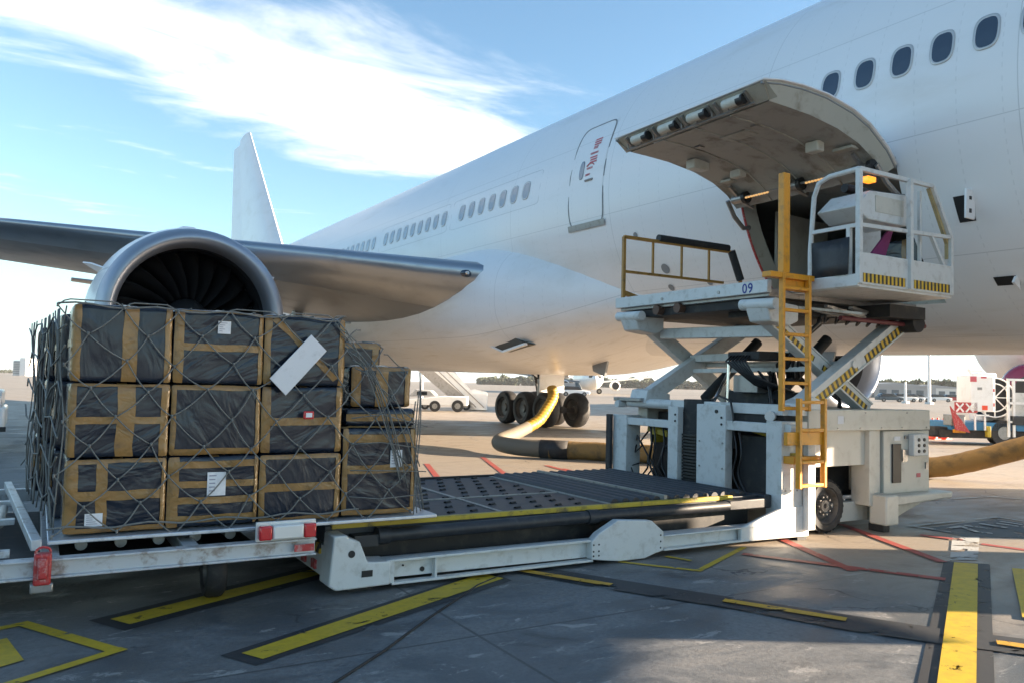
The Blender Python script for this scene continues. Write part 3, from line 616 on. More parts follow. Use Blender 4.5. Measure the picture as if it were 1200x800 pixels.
# landing gear
def wheel(c, r, wd, parent, hubm=None, n=28):
    c = Vector(c); h = wd/2
    t = MB(); t.lathe([(-h*.75, r*.56), (-h, r*.66), (-h, r*.86), (-h*.72, r*.97), (-h*.3, r), (h*.3, r), (h*.72, r*.97), (h, r*.86), (h, r*.66), (h*.75, r*.56)], c, ax='x', n=n)
    ty = t.build('tyre', M['rubber'], parent, smooth=True)
    t = MB(); t.lathe([(-h*.5, .01), (-h*.55, r*.2), (-h*.3, r*.25), (-h*.35, r*.5), (-h*.8, r*.57), (h*.8, r*.57), (h*.35, r*.5), (h*.3, r*.25), (h*.55, r*.2), (h*.5, .01)], c, ax='x', n=n)
    t.build('rim', hubm or M['rimd'], parent, smooth=True); return ty
def main_gear(lat):
    px = 12.377+lat; yc = 26.9; r = .67
    root = MB(); root.cyl(toL((px, yc, .75)), toL((px, yc-.1, 4.0)), .17, n=16); gr_ = root.build('main_gear', M['steel'], plane, smooth=True)
    q = MB(); q.cyl(toL((px, yc, .7)), toL((px, yc-.05, 1.9)), .11, n=14); q.cyl(toL((px, yc-1.6, .68)), toL((px, yc+1.6, .68)), .13, n=14)
    for dy in (-1.46, 0, 1.46): q.cyl(toL((px-.75, yc+dy, .66)), toL((px+.75, yc+dy, .66)), .08, n=12)
    q.build('truck_beam', M['void'], gr_, smooth=True)
    s_ = 1 if lat > 0 else -1
    q = MB(); q.bar(toL((px-.1*s_, yc, 1.9)), toL((px-2.3*s_, yc-.1, 3.2)), .16, .16); q.bar(toL((px, yc-.1, 1.7)), toL((px-.3*s_, yc-2.2, 3.1)), .12, .12); q.bar(toL((px, yc+.2, 1.2)), toL((px, yc+.45, 2.0)), .08, .1); q.build('side_brace', M['void'], gr_)
    q = MB(); q.box(*(lambda a_: (a_.x, a_.x+.05, a_.y-.6, a_.y+.9, a_.z, a_.z+1.4))(toL((px+.9*s_, yc, 1.9)))); q.build('gear_door', M['skin'], gr_)
    for dy in (-1.46, 0, 1.46):
        for dx in (-.7, .7): wheel(toL((px+dx, yc+dy, r+.0)), r, .5, gr_)
main_gear(4.95); main_gear(-4.95)
q = MB(); q.cyl(toL((12.38, .6, .5)), toL((12.38, .3, 2.6)), .12, n=14); ng = q.build('nose_gear', M['steel'], plane, smooth=True)
for dx in (-.35, .35): wheel(toL((12.38+dx, .6, .54)), .54, .38, ng)
for sgn in (-1, 1):
    q = MB(); q.box(*(lambda a_: (a_.x, a_.x+.04, a_.y-1, a_.y+.6, a_.z, a_.z+.75))(toL((12.38+sgn*.75, .3, 1.6)))); q.build('nose_gear_door', M['skin'], ng)

# ---------------------------------------------------------------- wrapped cargo boxes
def sprd(p): return noise.noise(Vector(p)*3.0)*.6+noise.noise(Vector(p)*8.0)*.25
def cargo_box(x0, x1, y0, y1, z0, z1, label, bands, labels=(), group='wrapped boxes stacked on the pallet', bulge=.012, tapefaces=('front', 'left')):
    c0 = Vector(((x0+x1)/2, (y0+y1)/2, z0)); seed = rnd.uniform(0, 50)
    t = thing('cargo_box', c0, label, 'box', group); rd = .035
    def sp(u, v_, w_, off):                          # point of the rounded, wrinkled box in [-1,1]^3 surface coordinates
        hx, hy, hz = (x1-x0)/2+.001, (y1-y0)/2-.001, (z1-z0)/2+.002
        p = Vector((u*hx, v_*hy, w_*hz)); q = Vector((max(-hx+rd, min(hx-rd, p.x)), max(-hy+rd, min(hy-rd, p.y)), max(-hz+rd, min(hz-rd, p.z))))
        d = p-q; d = d.normalized() if d.length > 1e-6 else Vector((0, 0, 1)); b_ = q+d*rd
        wob = sprd(b_+Vector((seed, 0, seed*.3)))
        b_ += d*(off-.003+wob*bulge*1.1)
        return c0+Vector((0, 0, (z1-z0)/2))+b_
    N = 12; lin = [-1+2*i/N for i in range(N+1)]
    faces = {'front': lambda a, b, o: sp(a, -1, b, o), 'back': lambda a, b, o: sp(a, 1, b, o), 'left': lambda a, b, o: sp(-1, a, b, o), 'right': lambda a, b, o: sp(1, a, b, o), 'top': lambda a, b, o: sp(a, b, 1, o), 'bottom': lambda a, b, o: sp(a, b, -1, o)}
    lin2 = [-1, -.97, -.9]+lin[1:-1]+[.9, .97, 1]; lin2 = sorted(set(lin2))
    m = MB()
    for f in faces.values(): m.grid([[f(a, b, 0) for b in lin2] for a in lin2])
    bm_ = m.build('wrapping', M['plastic'], t, smooth='all')
    me = bm_.data; bb = bmesh.new(); bb.from_mesh(me); bmesh.ops.remove_doubles(bb, verts=bb.verts, dist=.0008); bmesh.ops.recalc_face_normals(bb, faces=bb.faces); bb.to_mesh(me); bb.free(); me.shade_smooth()
    def strip(face, a0, b0, a1, b1, wd):             # tape from (a0,b0) to (a1,b1), width as a share of the face
        n = 12; d = Vector((a1-a0, b1-b0)); L_ = d.length; nn = Vector((-d.y, d.x))/L_*wd/2; rows = []
        for i in range(n+1):
            k = i/n; jit = .03*noise.noise(Vector((seed+k*4, a0*5, b0*5)))
            c = [max(-1, min(1, a0+d.x*k+nn.x*s_+jit)) for s_ in (-1, -.3, .3, 1)]; e = [max(-1, min(1, b0+d.y*k+nn.y*s_+jit)) for s_ in (-1, -.3, .3, 1)]
            rows.append([faces[face](p, q, .0045+.001*(i % 2)) for p, q in zip(c, e)])
        return rows
    for f in tapefaces:
        tp = MB(); w1 = .13+rnd.uniform(-.02, .03)
        for k, bd in enumerate(bands.get(f, bands['front'])):
            r_ = strip(f, *bd)
            for row in r_:
                for i, p in enumerate(row):
                    dd = {'front': (0, -1, 0), 'left': (-1, 0, 0), 'right': (1, 0, 0), 'back': (0, 1, 0), 'top': (0, 0, 1)}[f]; row[i] = p+Vector(dd)*.0012*k
            tp.grid(r_)
        tp.build('tape', M['tape'], t, smooth='all')
    for (a, b, wa, wb) in labels:
        lb = MB(); lb.grid([[faces['front'](a+wa*i, b+wb*j, .0)+Vector((0, -.014, 0)) for j in (-1, 0, 1)] for i in (-1, 0, 1)])
        lo2 = lb.build('paper_label', M['paper'], t)
        ik = MB()
        for r_ in range(5):
            zz_ = b+wb*(.7-.32*r_); l_ = rnd.uniform(.3, .8)
            ik.grid([[faces['front'](a+wa*(-.8+1.6*l_*i/3), zz_+wb*.05*j, 0)+Vector((0, -.0165, 0)) for j in (-1, 1)] for i in range(4)])
        ik.build('print', M['ink'], lo2)
    return t
W1 = .15
def V(a, w_=W1): return (a, -1, a, 1, w_*1.35)
def Hh(b, w_=W1): return (-1, b, 1, b, w_*1.25)
XS = [.18, .80, 1.425, 2.05, 2.70]; ZS = [.585, 1.085, 1.59, 2.115]; ey = 6.01; dy = .74
fb_ = {
 (0, 2): [V(-.92), V(.12, .22), V(.93)], (1, 2): [V(-.9, .2), Hh(-.0), V(.95, .12), Hh(.97, .06)], (2, 2): [V(-.92), V(.92), (-.75, .9, .75, -.8, .16)],
 (0, 1): [V(-.93, .12), V(.1, .26), V(.93, .2), Hh(0), Hh(.95, .1)], (1, 1): [V(-.93, .1), Hh(.93, .16), Hh(-.9, .16), V(.95, .12)], (2, 1): [V(-.9, .2), V(.92), Hh(-.05, .18)],
 (0, 0): [V(-.88, .2), V(-.3, .16), Hh(-.0, .2), Hh(-.93, .14), Hh(.94, .14), V(.94, .1)], (1, 0): [V(-.88, .2), Hh(.75), Hh(.2), Hh(-.25), Hh(-.75), V(.95, .1)], (2, 0): [V(-.93, .14), Hh(0, .18), Hh(.93), V(.93, .14), Hh(-.93, .1)]}
names = {
 (0, 0): 'bottom left corner box of the netted stack, small white label low on its face', (0, 1): 'middle box in the leftmost column, tape crossed over its face', (0, 2): 'top left corner box of the stack with an upright tape band down its middle',
 (1, 0): 'bottom box of the second column with four level tape bands and a tall white label', (1, 1): 'middle box of the second column, tape framing a plain dark face', (1, 2): 'top box of the second column below the engine inlet, small square white label',
 (2, 0): 'bottom box of the third column, no paper label, level tape across its middle', (2, 1): 'middle box of the third column with the small red tag hanging before it', (2, 2): 'top box of the third column partly behind the tilted white board'}
labs = {(0, 0): [(-.42, -.62, .17, .17)], (1, 0): [(.05, .2, .2, .33)], (1, 2): [(.08, .55, .14, .17)]}
for (i, k), bd in fb_.items():
    cargo_box(XS[i], XS[i+1]+.004, ey+rnd.uniform(-.01, .012), ey+dy, ZS[k], ZS[k+1], names[(i, k)], {'front': bd, 'left': [V(-.9), Hh(0)], 'top': [V(0)]}, labs.get((i, k), ()), tapefaces=('front', 'left', 'top') if i == 0 else ('front', 'top'))
tf = ('front', 'right', 'top')
cargo_box(2.06, 2.69, 6.03, 6.75, ZS[0], 1.27, 'tall bottom box at the right end of the stack with a white label', {'front': [V(-.93, .12), Hh(.75), Hh(.05), V(.93, .14), Hh(-.93, .1)]}, [(.42, .28, .16, .2)], tapefaces=tf)
cargo_box(2.10, 2.70, 6.10, 6.75, 1.275, 1.42, 'flat box lying on the tall right end box under the net', {'front': [Hh(0, .6)]}, tapefaces=tf)
cargo_box(2.17, 2.70, 6.2, 6.75, 1.425, 1.76, 'short box topmost at the right end with brown tape over its edges', {'front': [V(-.85, .26), V(.0, .3), V(.9, .2), Hh(.9, .2)]}, tapefaces=tf)
cargo_box(2.06, 2.66, 6.8, 7.5, 1.42, 1.98, 'box set back behind the short right end box, higher than it', {'front': [V(-.6), V(.8), Hh(.9)]}, tapefaces=tf)
for r_ in range(1, 4):                               # rows behind, seen along the left side and from the right
    rn = ('second', 'third', 'fourth')[r_-1]; y_ = 6.01+r_*.76; sh = -.06*r_
    for k in range(3):
        zt_ = ZS[k+1]-(.02*r_ if k == 2 else 0)
        cargo_box(XS[0]+sh, XS[1]+sh, y_, y_+.74, ZS[k], zt_, 'wrapped box on the left side of the stack, %s row back, %s layer' % (rn, ('bottom', 'middle', 'top')[k]), {'front': [V(0)], 'left': [V(-.8, .2), V(.1, .2), Hh(0), V(.85, .2)]}, tapefaces=('left', 'top'), bulge=.035)
    if r_ < 3:
        for k in range(2):
            cargo_box(XS[3]+.02, XS[4]-.02, y_+.02, y_+.74, ZS[0]+k*.42, ZS[0]+k*.42+.415, 'wrapped box hidden in the right end of the stack, %s row back' % rn, {'front': [V(0)], 'right': [V(0), Hh(0)]}, tapefaces=('right', 'top'))

# pallet sheet
q = MB(); q.box(.1, 2.84, 5.93, 9.15, .548, .575); pl = q.build('cargo_pallet', M['palletal'], bevel=.006)
tag(pl, 'flat aluminium air cargo pallet sheet under the netted boxes', 'pallet')

# cargo net
net = MB()
def fsurf(a, b):                                     # a along x in metres, b height; drapes over the front of the load
    x = .12+a; z = .6+b; y = 5.985
    if x > 2.06 and z > 1.45: y = 5.985+(z-1.45)*.5
    return Vector((x, y-.012+.01*noise.noise(Vector((x*4, z*4, 1))), z))
def rope(p, r=.0055, n=6): net.tube(p, r, n)
cw, chh = .36, .19; nodes = {}
for i in range(-1, 12):
    for j in range(0, 10):
        x = i*cw+(cw/2 if j % 2 else 0)+rnd.uniform(-.035, .035); z = j*chh+rnd.uniform(-.025, .025)-.02
        nodes[(i, j)] = (x, z)
for (i, j), (x, z) in nodes.items():
    if j == 9: continue
    for di in (0, 1) if j % 2 else (-1, 0):
        k = nodes.get((i+di, j+1))
        if not k: continue
        if min(x, k[0]) < -.06 or max(x, k[0]) > 2.64: continue
        lim = 1.53 if max(x, k[0]) < 2.0 else 1.53-(max(x, k[0])-2.0)*.55
        if max(z, k[1]) > lim+.18: continue
        pts = []
        for t_ in range(6):
            u = t_/5; sag = -.018*math.sin(math.pi*u); pts.append(fsurf(x+(k[0]-x)*u, min(lim, z+(k[1]-z)*u+sag)))
        rope(pts, .005)
for (i, j), (x, z) in nodes.items():
    if -.06 < x < 2.6 and z < (1.5 if x < 2 else 1.2): c = fsurf(x, z); net.cyl(c+Vector((0, -.007, -.012)), c+Vector((0, -.007, .014)), .008, n=7)
for z in (1.5, .04): rope([fsurf(-.03+i*.1, z+.012*math.sin(i*1.3)) for i in range(22)], .007)
for k in range(7):                                   # top edge to the pallet rim, right end: slack strands
    x0 = 1.95+k*.03; z0 = 2.1-k*.06; x1 = 2.6+rnd.uniform(-.1, .12); z1 = .72+rnd.uniform(0, .25)
    pts = []
    for t_ in range(14):
        u = t_/13; x = x0+(x1-x0)*(u**.75); z = z0+(z1-z0)*u+.16*math.sin(math.pi*u)*(.5+.1*k); pts.append(Vector((min(x, 2.84), 5.94+.012*k+.03*math.sin(5*u+k), z)))
    rope(pts, .0048)
for k in range(6):
    pts = []; x0 = 2.66+.02*k
    for t_ in range(12):
        u = t_/11; pts.append(Vector((x0+.02*math.sin(5*u+k)+.16*u*u*(k/6), 5.95+.07*k, 1.72-.08*k-(1.14-.08*k)*u)))
    rope(pts, .005)
for k in range(4): rope([Vector((2.1, 5.95, .75+.2*k)), Vector((2.35, 5.95, .72+.22*k)), Vector((2.74, 5.95, .74+.18*k))], .0045)
for k in range(9):                                  # drapes over the uneven left side
    y = 6.05+k*.3
    for m_ in range(1+k % 2):
        pts = []
        for t_ in range(26):
            u = t_/25; z = 2.09-1.5*u; yy = max(6.0, y+m_*.08+.1*math.sin(7*u+k*1.7+m_*2))
            pts.append(Vector((.165-.08*(yy-6)-.018-.012*math.sin(9*u+k), yy, z)))
        rope(pts, .0075 if m_ else .0055)
for k in range(6):
    z = .8+k*.24; rope([Vector((.155-.08*(t_*.28)-.02-.01*math.sin(t_*2+k), 6.0+t_*.28, z+.07*math.sin(t_*1.6+k*2))) for t_ in range(11)], .0065)
for k in range(9):                                   # over the top
    x = .25+k*.22; rope([Vector((x, 6.0, 2.118)), Vector((x+.05, 6.6, 2.128)), Vector((x-.05, 7.3, 2.13)), Vector((x+.05, 8.1, 2.13))], .006)
nt = net.build('cargo_net', M['rope'], smooth='all'); tag(nt, 'grey rope net lashed over the wrapped boxes on the pallet', 'net')
# white board hanging in the net, red tag
bd = [GY(*c, 5.94) for c in ((365, 392), (383, 411), (335, 463), (316, 443))]
q = MB(); q.prism(bd, (0, .008, 0)); q.build('hanging_board', mat('board', (.62, .63, .66), .4, dirt=(.42, .43, .45), dscale=12, damt=.7), bevel=.003)
tag(bpy.data.objects['hanging_board'], 'blank pale grey board hung tilted in the net before the third column', 'board')
q = MB(); q.box(1.72, 1.80, 5.935, 5.95, 1.345, 1.405); rt = q.build('hanging_tag', M['lampred'], bevel=.01); tag(rt, 'small red tag with a white face tied to the net', 'tag')
q = MB(); q.box(1.737, 1.783, 5.93, 5.934, 1.36, 1.392); q.build('tag_face', M['paper'], rt)

# ---------------------------------------------------------------- pallet dolly
dl = thing('pallet_dolly', (0, 7.4, 0), 'low silver pallet dolly carrying the left part of the netted load', 'dolly')
def P_(mb, name, m, par, **k): return mb.build(name, m, par, **k)
q = MB(); q.box(-2.6, 1.78, 5.74, 5.80, .385, .505); q.box(-2.6, 1.78, 5.70, 5.745, .385, .4); q.box(-2.6, 1.78, 5.70, 5.745, .49, .505); P_(q, 'side_rail', M['galv'], dl, bevel=.004)
q = MB(); q.box(-2.6, 1.78, 9.2, 9.28, .385, .505); P_(q, 'side_rail', M['galv'], dl, bevel=.004)
q = MB()
for x in (-2.5, -1.7, -.85, .12, .95, 1.7): q.box(x-.05, x+.05, 5.8, 9.2, .4, .5)
P_(q, 'cross_member', M['galv'], dl, bevel=.004)
q = MB(); q.box(-2.6, -.1, 5.86, 5.92, .5, .545); q.box(-2.6, -.1, 7.1, 7.2, .5, .54); q.box(-2.6, -.1, 8.1, 8.2, .5, .54); P_(q, 'guide_rail', M['galv'], dl, bevel=.004)
q = MB(); q.bar((.04, 5.9, .56), (-.2, 9.1, .56), .06, .07); P_(q, 'stop_bar', M['galv'], dl, bevel=.006)
for i in range(12): P_(MB().cyl((-2.5+i*.2+.1, 7.25, .49), (-2.5+i*.2+.1, 8.05, .49), .035, n=12), 'roller', M['steel'], dl, smooth=True)
for i in range(6): P_(MB().cyl((.3+i*.24, 6.1, .505), (.3+i*.24, 9.0, .505), .038, n=12), 'roller', M['steel'], dl, smooth=True)
for (x, y) in ((-1.9, 6.1), (1.2, 6.35), (-1.9, 8.9), (1.2, 8.9)):
    wheel((x, y, .19), .19, .14, dl)
q = MB(); q.box(-2.2, 1.5, 6.4, 8.6, .26, .37); P_(q, 'under_frame', M['void'], dl)
for x0_, x1_, m_ in ((1.365, 1.455, 'lampred'), (1.458, 1.675, 'lampwhite'), (1.678, 1.765, 'lampred')):
    q = MB(); q.box(x0_, x1_, 5.66, 5.72, .52, .62); P_(q, 'marker_lamp' if m_ == 'lampred' else 'reflector', M[m_], dl, bevel=.012)
q = MB(); q.box(1.355, 1.775, 5.72, 5.75, .505, .64); P_(q, 'lamp_bracket', M['lampwhite'], dl, bevel=.004)
q = MB(); q.box(1.62, 1.76, 5.695, 5.7, .42, .47); P_(q, 'maker_plate', M['red'], dl)
cp = MB(); cp.box(.03, .125, 5.645, 5.73, .36, .55); cp.box(.05, .105, 5.62, 5.66, .4, .53); c_ = P_(cp, 'locking_latch', M['red'], dl, bevel=.012)
cp = MB(); cp.tube([Vector((.078+.04*math.cos(a), 5.69, .555+.03*math.sin(a))) for a in [math.pi*2*i/12 for i in range(13)]], .008, 6); P_(cp, 'latch_ring', M['red'], c_, smooth=True)
cp = MB(); cp.box(.015, .14, 5.66, 5.74, .31, .37); P_(cp, 'latch_base', M['steel'], c_, bevel=.01)

# second dolly beyond it and the white vehicle edge at the left border
d2 = thing('pallet_dolly', (-2.4, 12.3, 0), 'empty blue grey dolly standing behind the netted load at the left', 'dolly')
q = MB(); q.box(-4.2, -.6, 10.6, 13.0, .5, .62); P_(q, 'deck', M['bluegrey'], d2, bevel=.01)
q = MB(); q.box(-4.2, -.6, 10.56, 10.6, .42, .68); q.box(-4.2, -.6, 13.0, 13.04, .42, .95); P_(q, 'side_rail', M['bluegrey'], d2, bevel=.01)
q = MB(); q.box(-1.95, -1.83, 10.5, 10.56, .55, .85); P_(q, 'locking_latch', M['red'], d2, bevel=.01)
for x in (-3.6, -1.2):
    for y in (10.9, 12.7): wheel((x, y, .2), .2, .15, d2)
vv = G(2, 528); vr = thing('service_van', (vv.x-1.5, vv.y+.6, 0), 'white vehicle cut off by the left edge of the photo', 'van')
q = MB(); q.box(vv.x-3, vv.x+.02, vv.y, vv.y+2, .45, .9); q.box(vv.x-3, vv.x-.05, vv.y, vv.y+2, .9, 1.25); P_(q, 'body', M['whitep'], vr, bevel=.05)
q = MB(); q.box(vv.x-3, vv.x+.05, vv.y-.02, vv.y+.0, .4, .5); P_(q, 'bumper', M['black'], vr, bevel=.01)
for k in (0, 1): wheel((vv.x-2.2+.0, vv.y+.25+k*1.5, .33), .33, .2, vr)

# ---------------------------------------------------------------- cargo loader
ld = thing('cargo_loader', (6.5, 7.4, 0), 'white scissor cargo loader numbered 09 with its bridge raised to the cargo door', 'cargo loader')
YN = 6.0
def cr_(pts, k=6):
    P = [Vector(p) for p in pts]; P = [P[0]*2-P[1]]+P+[P[-1]*2-P[-2]]; out = []
    for i in range(1, len(P)-2):
        for j in range(k):
            t = j/k; a, b, c, d = P[i-1:i+3]; out.append(.5*((2*b)+(c-a)*t+(2*a-5*b+4*c-d)*t*t+(3*b-a-3*c+d)*t**3))
    return out+[P[-2]]
# lower lift beam, near side
bp_ = [(1.97, .10), (2.05, .055), (3.78, .04), (4.6, .04), (4.75, .02), (5.15, .02), (5.35, .07), (7.38, .07), (7.4, .37), (6.7, .33), (6.55, .2), (5.36, .2), (5.3, .27), (5.15, .37), (4.7, .38), (4.45, .33), (4.35, .22), (2.28, .23), (2.17, .40), (2.08, .45), (1.97, .45)]
pb = [Vector((x, YN+.03, z)) for x, z in bp_]
q = MB(); q.prism([Vector((x, YN+.04, z)) for x, z in ((1.97, .08), (7.38, .04), (7.4, .2), (4.4, .215), (2.2, .225))], (0, .12, 0)); beam = P_(q, 'lift_beam', M['loader'], ld, bevel=.006)
q = MB(); q.box(2.48, 4.42, YN-.035, YN+.04, .215, .235); q.box(2.48, 4.45, YN-.035, YN+.04, .035, .055); q.box(2.44, 2.5, YN-.03, YN+.04, .05, .23); q.box(2.86, 2.88, YN-.02, YN+.04, .05, .22)
q.box(5.3, 6.6, YN-.035, YN+.04, .195, .21); q.box(5.3, 7.0, YN-.035, YN+.04, .06, .08); P_(q, 'beam_flange', M['loader'], beam, bevel=.003)
q = MB(); q.prism([Vector((x, YN-.05, z)) for x, z in ((1.96, .08), (2.02, .04), (2.46, .045), (2.46, .225), (2.27, .235), (2.2, .40), (2.11, .43), (2.1, .455), (1.99, .455), (1.99, .42))], (0, .24, 0)); eb = P_(q, 'end_block', M['loader'], beam, bevel=.012)
q = MB(); q.cyl((2.135, YN-.053, .31), (2.135, YN+.0, .31), .028, n=20); q.box(2.22, 2.31, YN-.053, YN, .125, .175); q.cyl((2.77, YN+.032, .12), (2.77, YN+.05, .12), .02, n=16); q.cyl((2.6, YN+.03, .165), (2.6, YN+.05, .165), .008, n=8)
for x, z in ((4.44, .09), (4.44, .13), (4.5, .09), (4.5, .13), (4.44, .19), (4.5, .19), (5.24, .1), (5.24, .16), (5.24, .22)): q.cyl((x, YN-.053, z), (x, YN-.04, z), .009, n=8)
P_(q, 'bolt_hole', M['black'], beam)
q = MB(); q.prism([Vector((x, YN-.05, z)) for x, z in ((4.42, .06), (4.62, .03), (4.75, .015), (5.05, .015), (5.17, .05), (5.28, .07), (5.28, .25), (5.13, .365), (4.72, .395), (4.5, .29), (4.42, .22))], (0, .09, 0)); P_(q, 'gusset_plate', M['loader'], beam, bevel=.008)
q = MB(); q.prism([Vector((x, YN-.03, z)) for x, z in ((6.35, .06), (7.4, .04), (7.4, .385), (6.95, .36), (6.7, .30), (6.35, .2))], (0, .05, 0)); P_(q, 'end_block', M['loader'], beam, bevel=.01)
q = MB(); q.box(2.15, 2.35, 6.05, 6.25, 0, .07); q.box(7.25, 7.4, 6.0, 6.1, 0, .06); P_(q, 'foot_pad', M['void'], ld)
q = MB(); q.prism([Vector((x, 8.9, z)) for x, z in ((1.97, .08), (7.38, .04), (7.4, .3), (2.0, .4))], (0, -.12, 0)); P_(q, 'lift_beam', M['loader'], ld, bevel=.006)
q = MB(); q.box(1.99, 2.06, 6.2, 8.8, .1, .34); P_(q, 'end_plate', M['loader'], ld, bevel=.006)
q = MB(); q.box(1.975, 1.99, 6.25, 7.3, .27, .35); P_(q, 'warning_strip', hazard_mat('warning strip', (0, 1, 1), .12), ld)
for i in range(5): P_(MB().box(1.97, 1.99, 6.35+i*.28, 6.45+i*.28, .13, .2), 'end_fitting', M['red'], ld)
# lift platform
DKZ = .49
q = MB(); q.box(2.0, 6.9, 6.2, 8.78, .36, DKZ); dk = P_(q, 'platform_deck', M['deck'], ld, bevel=.004)
q = MB(); q.box(2.05, 6.45, 6.185, 6.235, .465, DKZ+.016); P_(q, 'edge_stripe', M['byellow'], dk, bevel=.003)
q = MB(); q.box(2.05, 6.85, 8.7, 8.75, DKZ, DKZ+.02); P_(q, 'edge_rail', M['black'], dk)
for i in range(14):
    x = 4.95+i*.135; P_(MB().cyl((x, 6.3, DKZ-.005), (x, 8.66, DKZ-.005), .05, n=14), 'deck_roller', M['roller'], dk, smooth=True)
q = MB()
for x in (3.62, 4.85, 5.55): q.box(x, x+.045, 6.26, 8.68, DKZ, DKZ+(.007 if x < 4.9 else .055))
for y in (7.15,): q.box(2.3, 4.84, y, y+.04, DKZ, DKZ+.009)
P_(q, 'worn_strip', M['deckline'], dk)
q = MB()
for i in range(10):
    for j in range(9):
        x = 2.75+i*.23+(.11 if j % 2 else 0); y = 6.42+j*.27
        if abs(x-3.64) < .07 or x > 4.8 or abs(y-7.17) < .06: continue
        q = MB(); q.box(x-.032, x+.032, y-.03, y+.03, DKZ, DKZ+.003); q.cyl((x-.035, y-.02, DKZ+.0), (x+.035, y+.02, DKZ+.0), .018, n=8); P_(q, 'ball_caster', M['black'], dk)
q = MB(); q.cyl((2.5, 6.12, .40), (4.5, 6.12, .415), .055, n=22); q.cyl((4.56, 6.12, .415), (6.3, 6.12, .415), .05, n=22); q.cyl((4.48, 6.12, .415), (4.6, 6.12, .415), .066, n=18); q.cyl((2.4, 6.12, .4), (2.5, 6.12, .4), .07, n=18); q.box(2.2, 2.4, 6.07, 6.2, .33, .42)
P_(q, 'torsion_tube', M['roller'], dk, smooth=True)
q = MB(); q.box(6.3, 6.85, 6.08, 6.2, .37, .47); q.box(6.84, 6.95, 6.1, 6.3, .36, .5); P_(q, 'deck_bracket', M['roller'], dk, bevel=.01)
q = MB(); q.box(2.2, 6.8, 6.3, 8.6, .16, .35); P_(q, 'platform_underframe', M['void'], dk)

# chassis portal (faces the lift platform)
def post(name, x0, x1, y0, y1, z0, z1, m='loader', par=ld, bv=.008): return P_(MB().box(x0, x1, y0, y1, z0, z1), name, M[m], par, bevel=bv)
post('portal_post', 6.97, 7.39, 5.985, 6.2, .1, 1.3)
post('portal_post', 7.0, 7.12, 6.84, 7.32, .15, 1.45); q = MB()
post('portal_post', 7.0, 7.1, 7.66, 7.84, .15, 1.4)
post('portal_post', 7.0, 7.25, 8.68, 8.98, .15, 1.25)
post('portal_rail', 7.02, 7.12, 5.9, 6.86, 1.16, 1.27); post('portal_rail', 7.02, 7.12, 7.8, 8.7, 1.12, 1.22)
post('portal_header', 7.12, 7.3, 6.1, 8.98, 1.36, 1.48); post('mast_channel', 7.1, 7.3, 7.32, 7.66, .15, 1.5, 'void')
q = MB()
for i in range(22): q.box(7.06, 7.11, 7.34, 7.64, .2+i*.04, .225+i*.04)
P_(q, 'lift_chain', M['black'], ld)
q = MB()
for y in (7.7, 6.9): 
    for z in (1.22, 1.3): q.cyl((6.99, y, z), (7.0, y, z), .014, n=8)
q.cyl((6.985, 6.98, 1.37), (7.0, 6.98, 1.37), .022, n=12); P_(q, 'pin_hole', M['black'], ld)
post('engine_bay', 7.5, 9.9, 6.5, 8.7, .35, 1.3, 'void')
for a_, b_, r_ in (((6.96, 8.85, 1.4), (7.1, 8.85, 1.4), .05), ((6.97, 6.15, 1.35), (7.25, 6.35, 1.35), .055), ((7.1, 8.75, 1.42), (7.15, 7.9, 1.42), .055)): P_(MB().cyl(a_, b_, r_, n=16), 'slide_tube', M['loader'], ld, smooth=True)
post('top_plate', 7.0, 7.2, 8.4, 8.98, 1.44, 1.49, 'steel')
for pts_, r_ in (([(7.25, 8.5, 1.05), (7.15, 8.55, .9), (7.2, 8.45, .7), (7.15, 8.4, .55), (7.2, 8.6, .4)], .013), ([(7.2, 8.7, .9), (7.05, 8.5, .98), (7.05, 8.4, .85), (7.1, 8.6, .75), (7.2, 8.7, .85)], .012), ([(7.2, 8.35, 1.0), (7.1, 8.3, .7), (7.2, 8.25, .45), (7.15, 8.2, .3)], .016),
                ([(7.2, 7.9, .95), (7.08, 8.0, .85), (7.08, 8.1, .6), (7.2, 8.0, .35)], .022), ([(7.2, 8.6, .6), (7.1, 8.7, .55), (7.1, 8.6, .4), (7.15, 8.4, .45), (7.2, 8.35, .55)], .011)):
    P_(MB().tube(pts_, r_, 8), 'hydraulic_hose', M['hosegrey'], ld, smooth='all')
q = MB(); q.bar((7.25, 8.5, 1.08), (7.25, 8.1, 1.02), .06, .08); q.box(7.2, 7.35, 8.3, 8.42, .9, 1.1); P_(q, 'swing_arm', M['byellow'], ld, bevel=.01)
q = MB(); q.bar((7.3, 6.9, 1.22), (7.3, 6.3, 1.12), .08, .09); q.bar((7.3, 6.3, 1.12), (7.28, 6.1, .95), .06, .07); P_(q, 'swing_arm', M['byellow'], ld, bevel=.01)
q = MB(); q.box(7.15, 7.4, 6.1, 7.4, 1.27, 1.36); q.box(7.2, 7.45, 6.3, 6.8, .3, 1.1); P_(q, 'valve_block', M['void'], ld)
P_(MB().tube([(7.14, 7.2, 1.5), (7.05, 7.0, 1.56), (7.02, 6.78, 1.5), (7.03, 6.74, 1.3), (7.05, 6.74, .95)], .014, 8), 'hydraulic_hose', M['hosegrey'], ld, smooth='all')
post('side_fender', 6.93, 6.98, 8.95, 9.05, .3, 1.25, 'rubber')
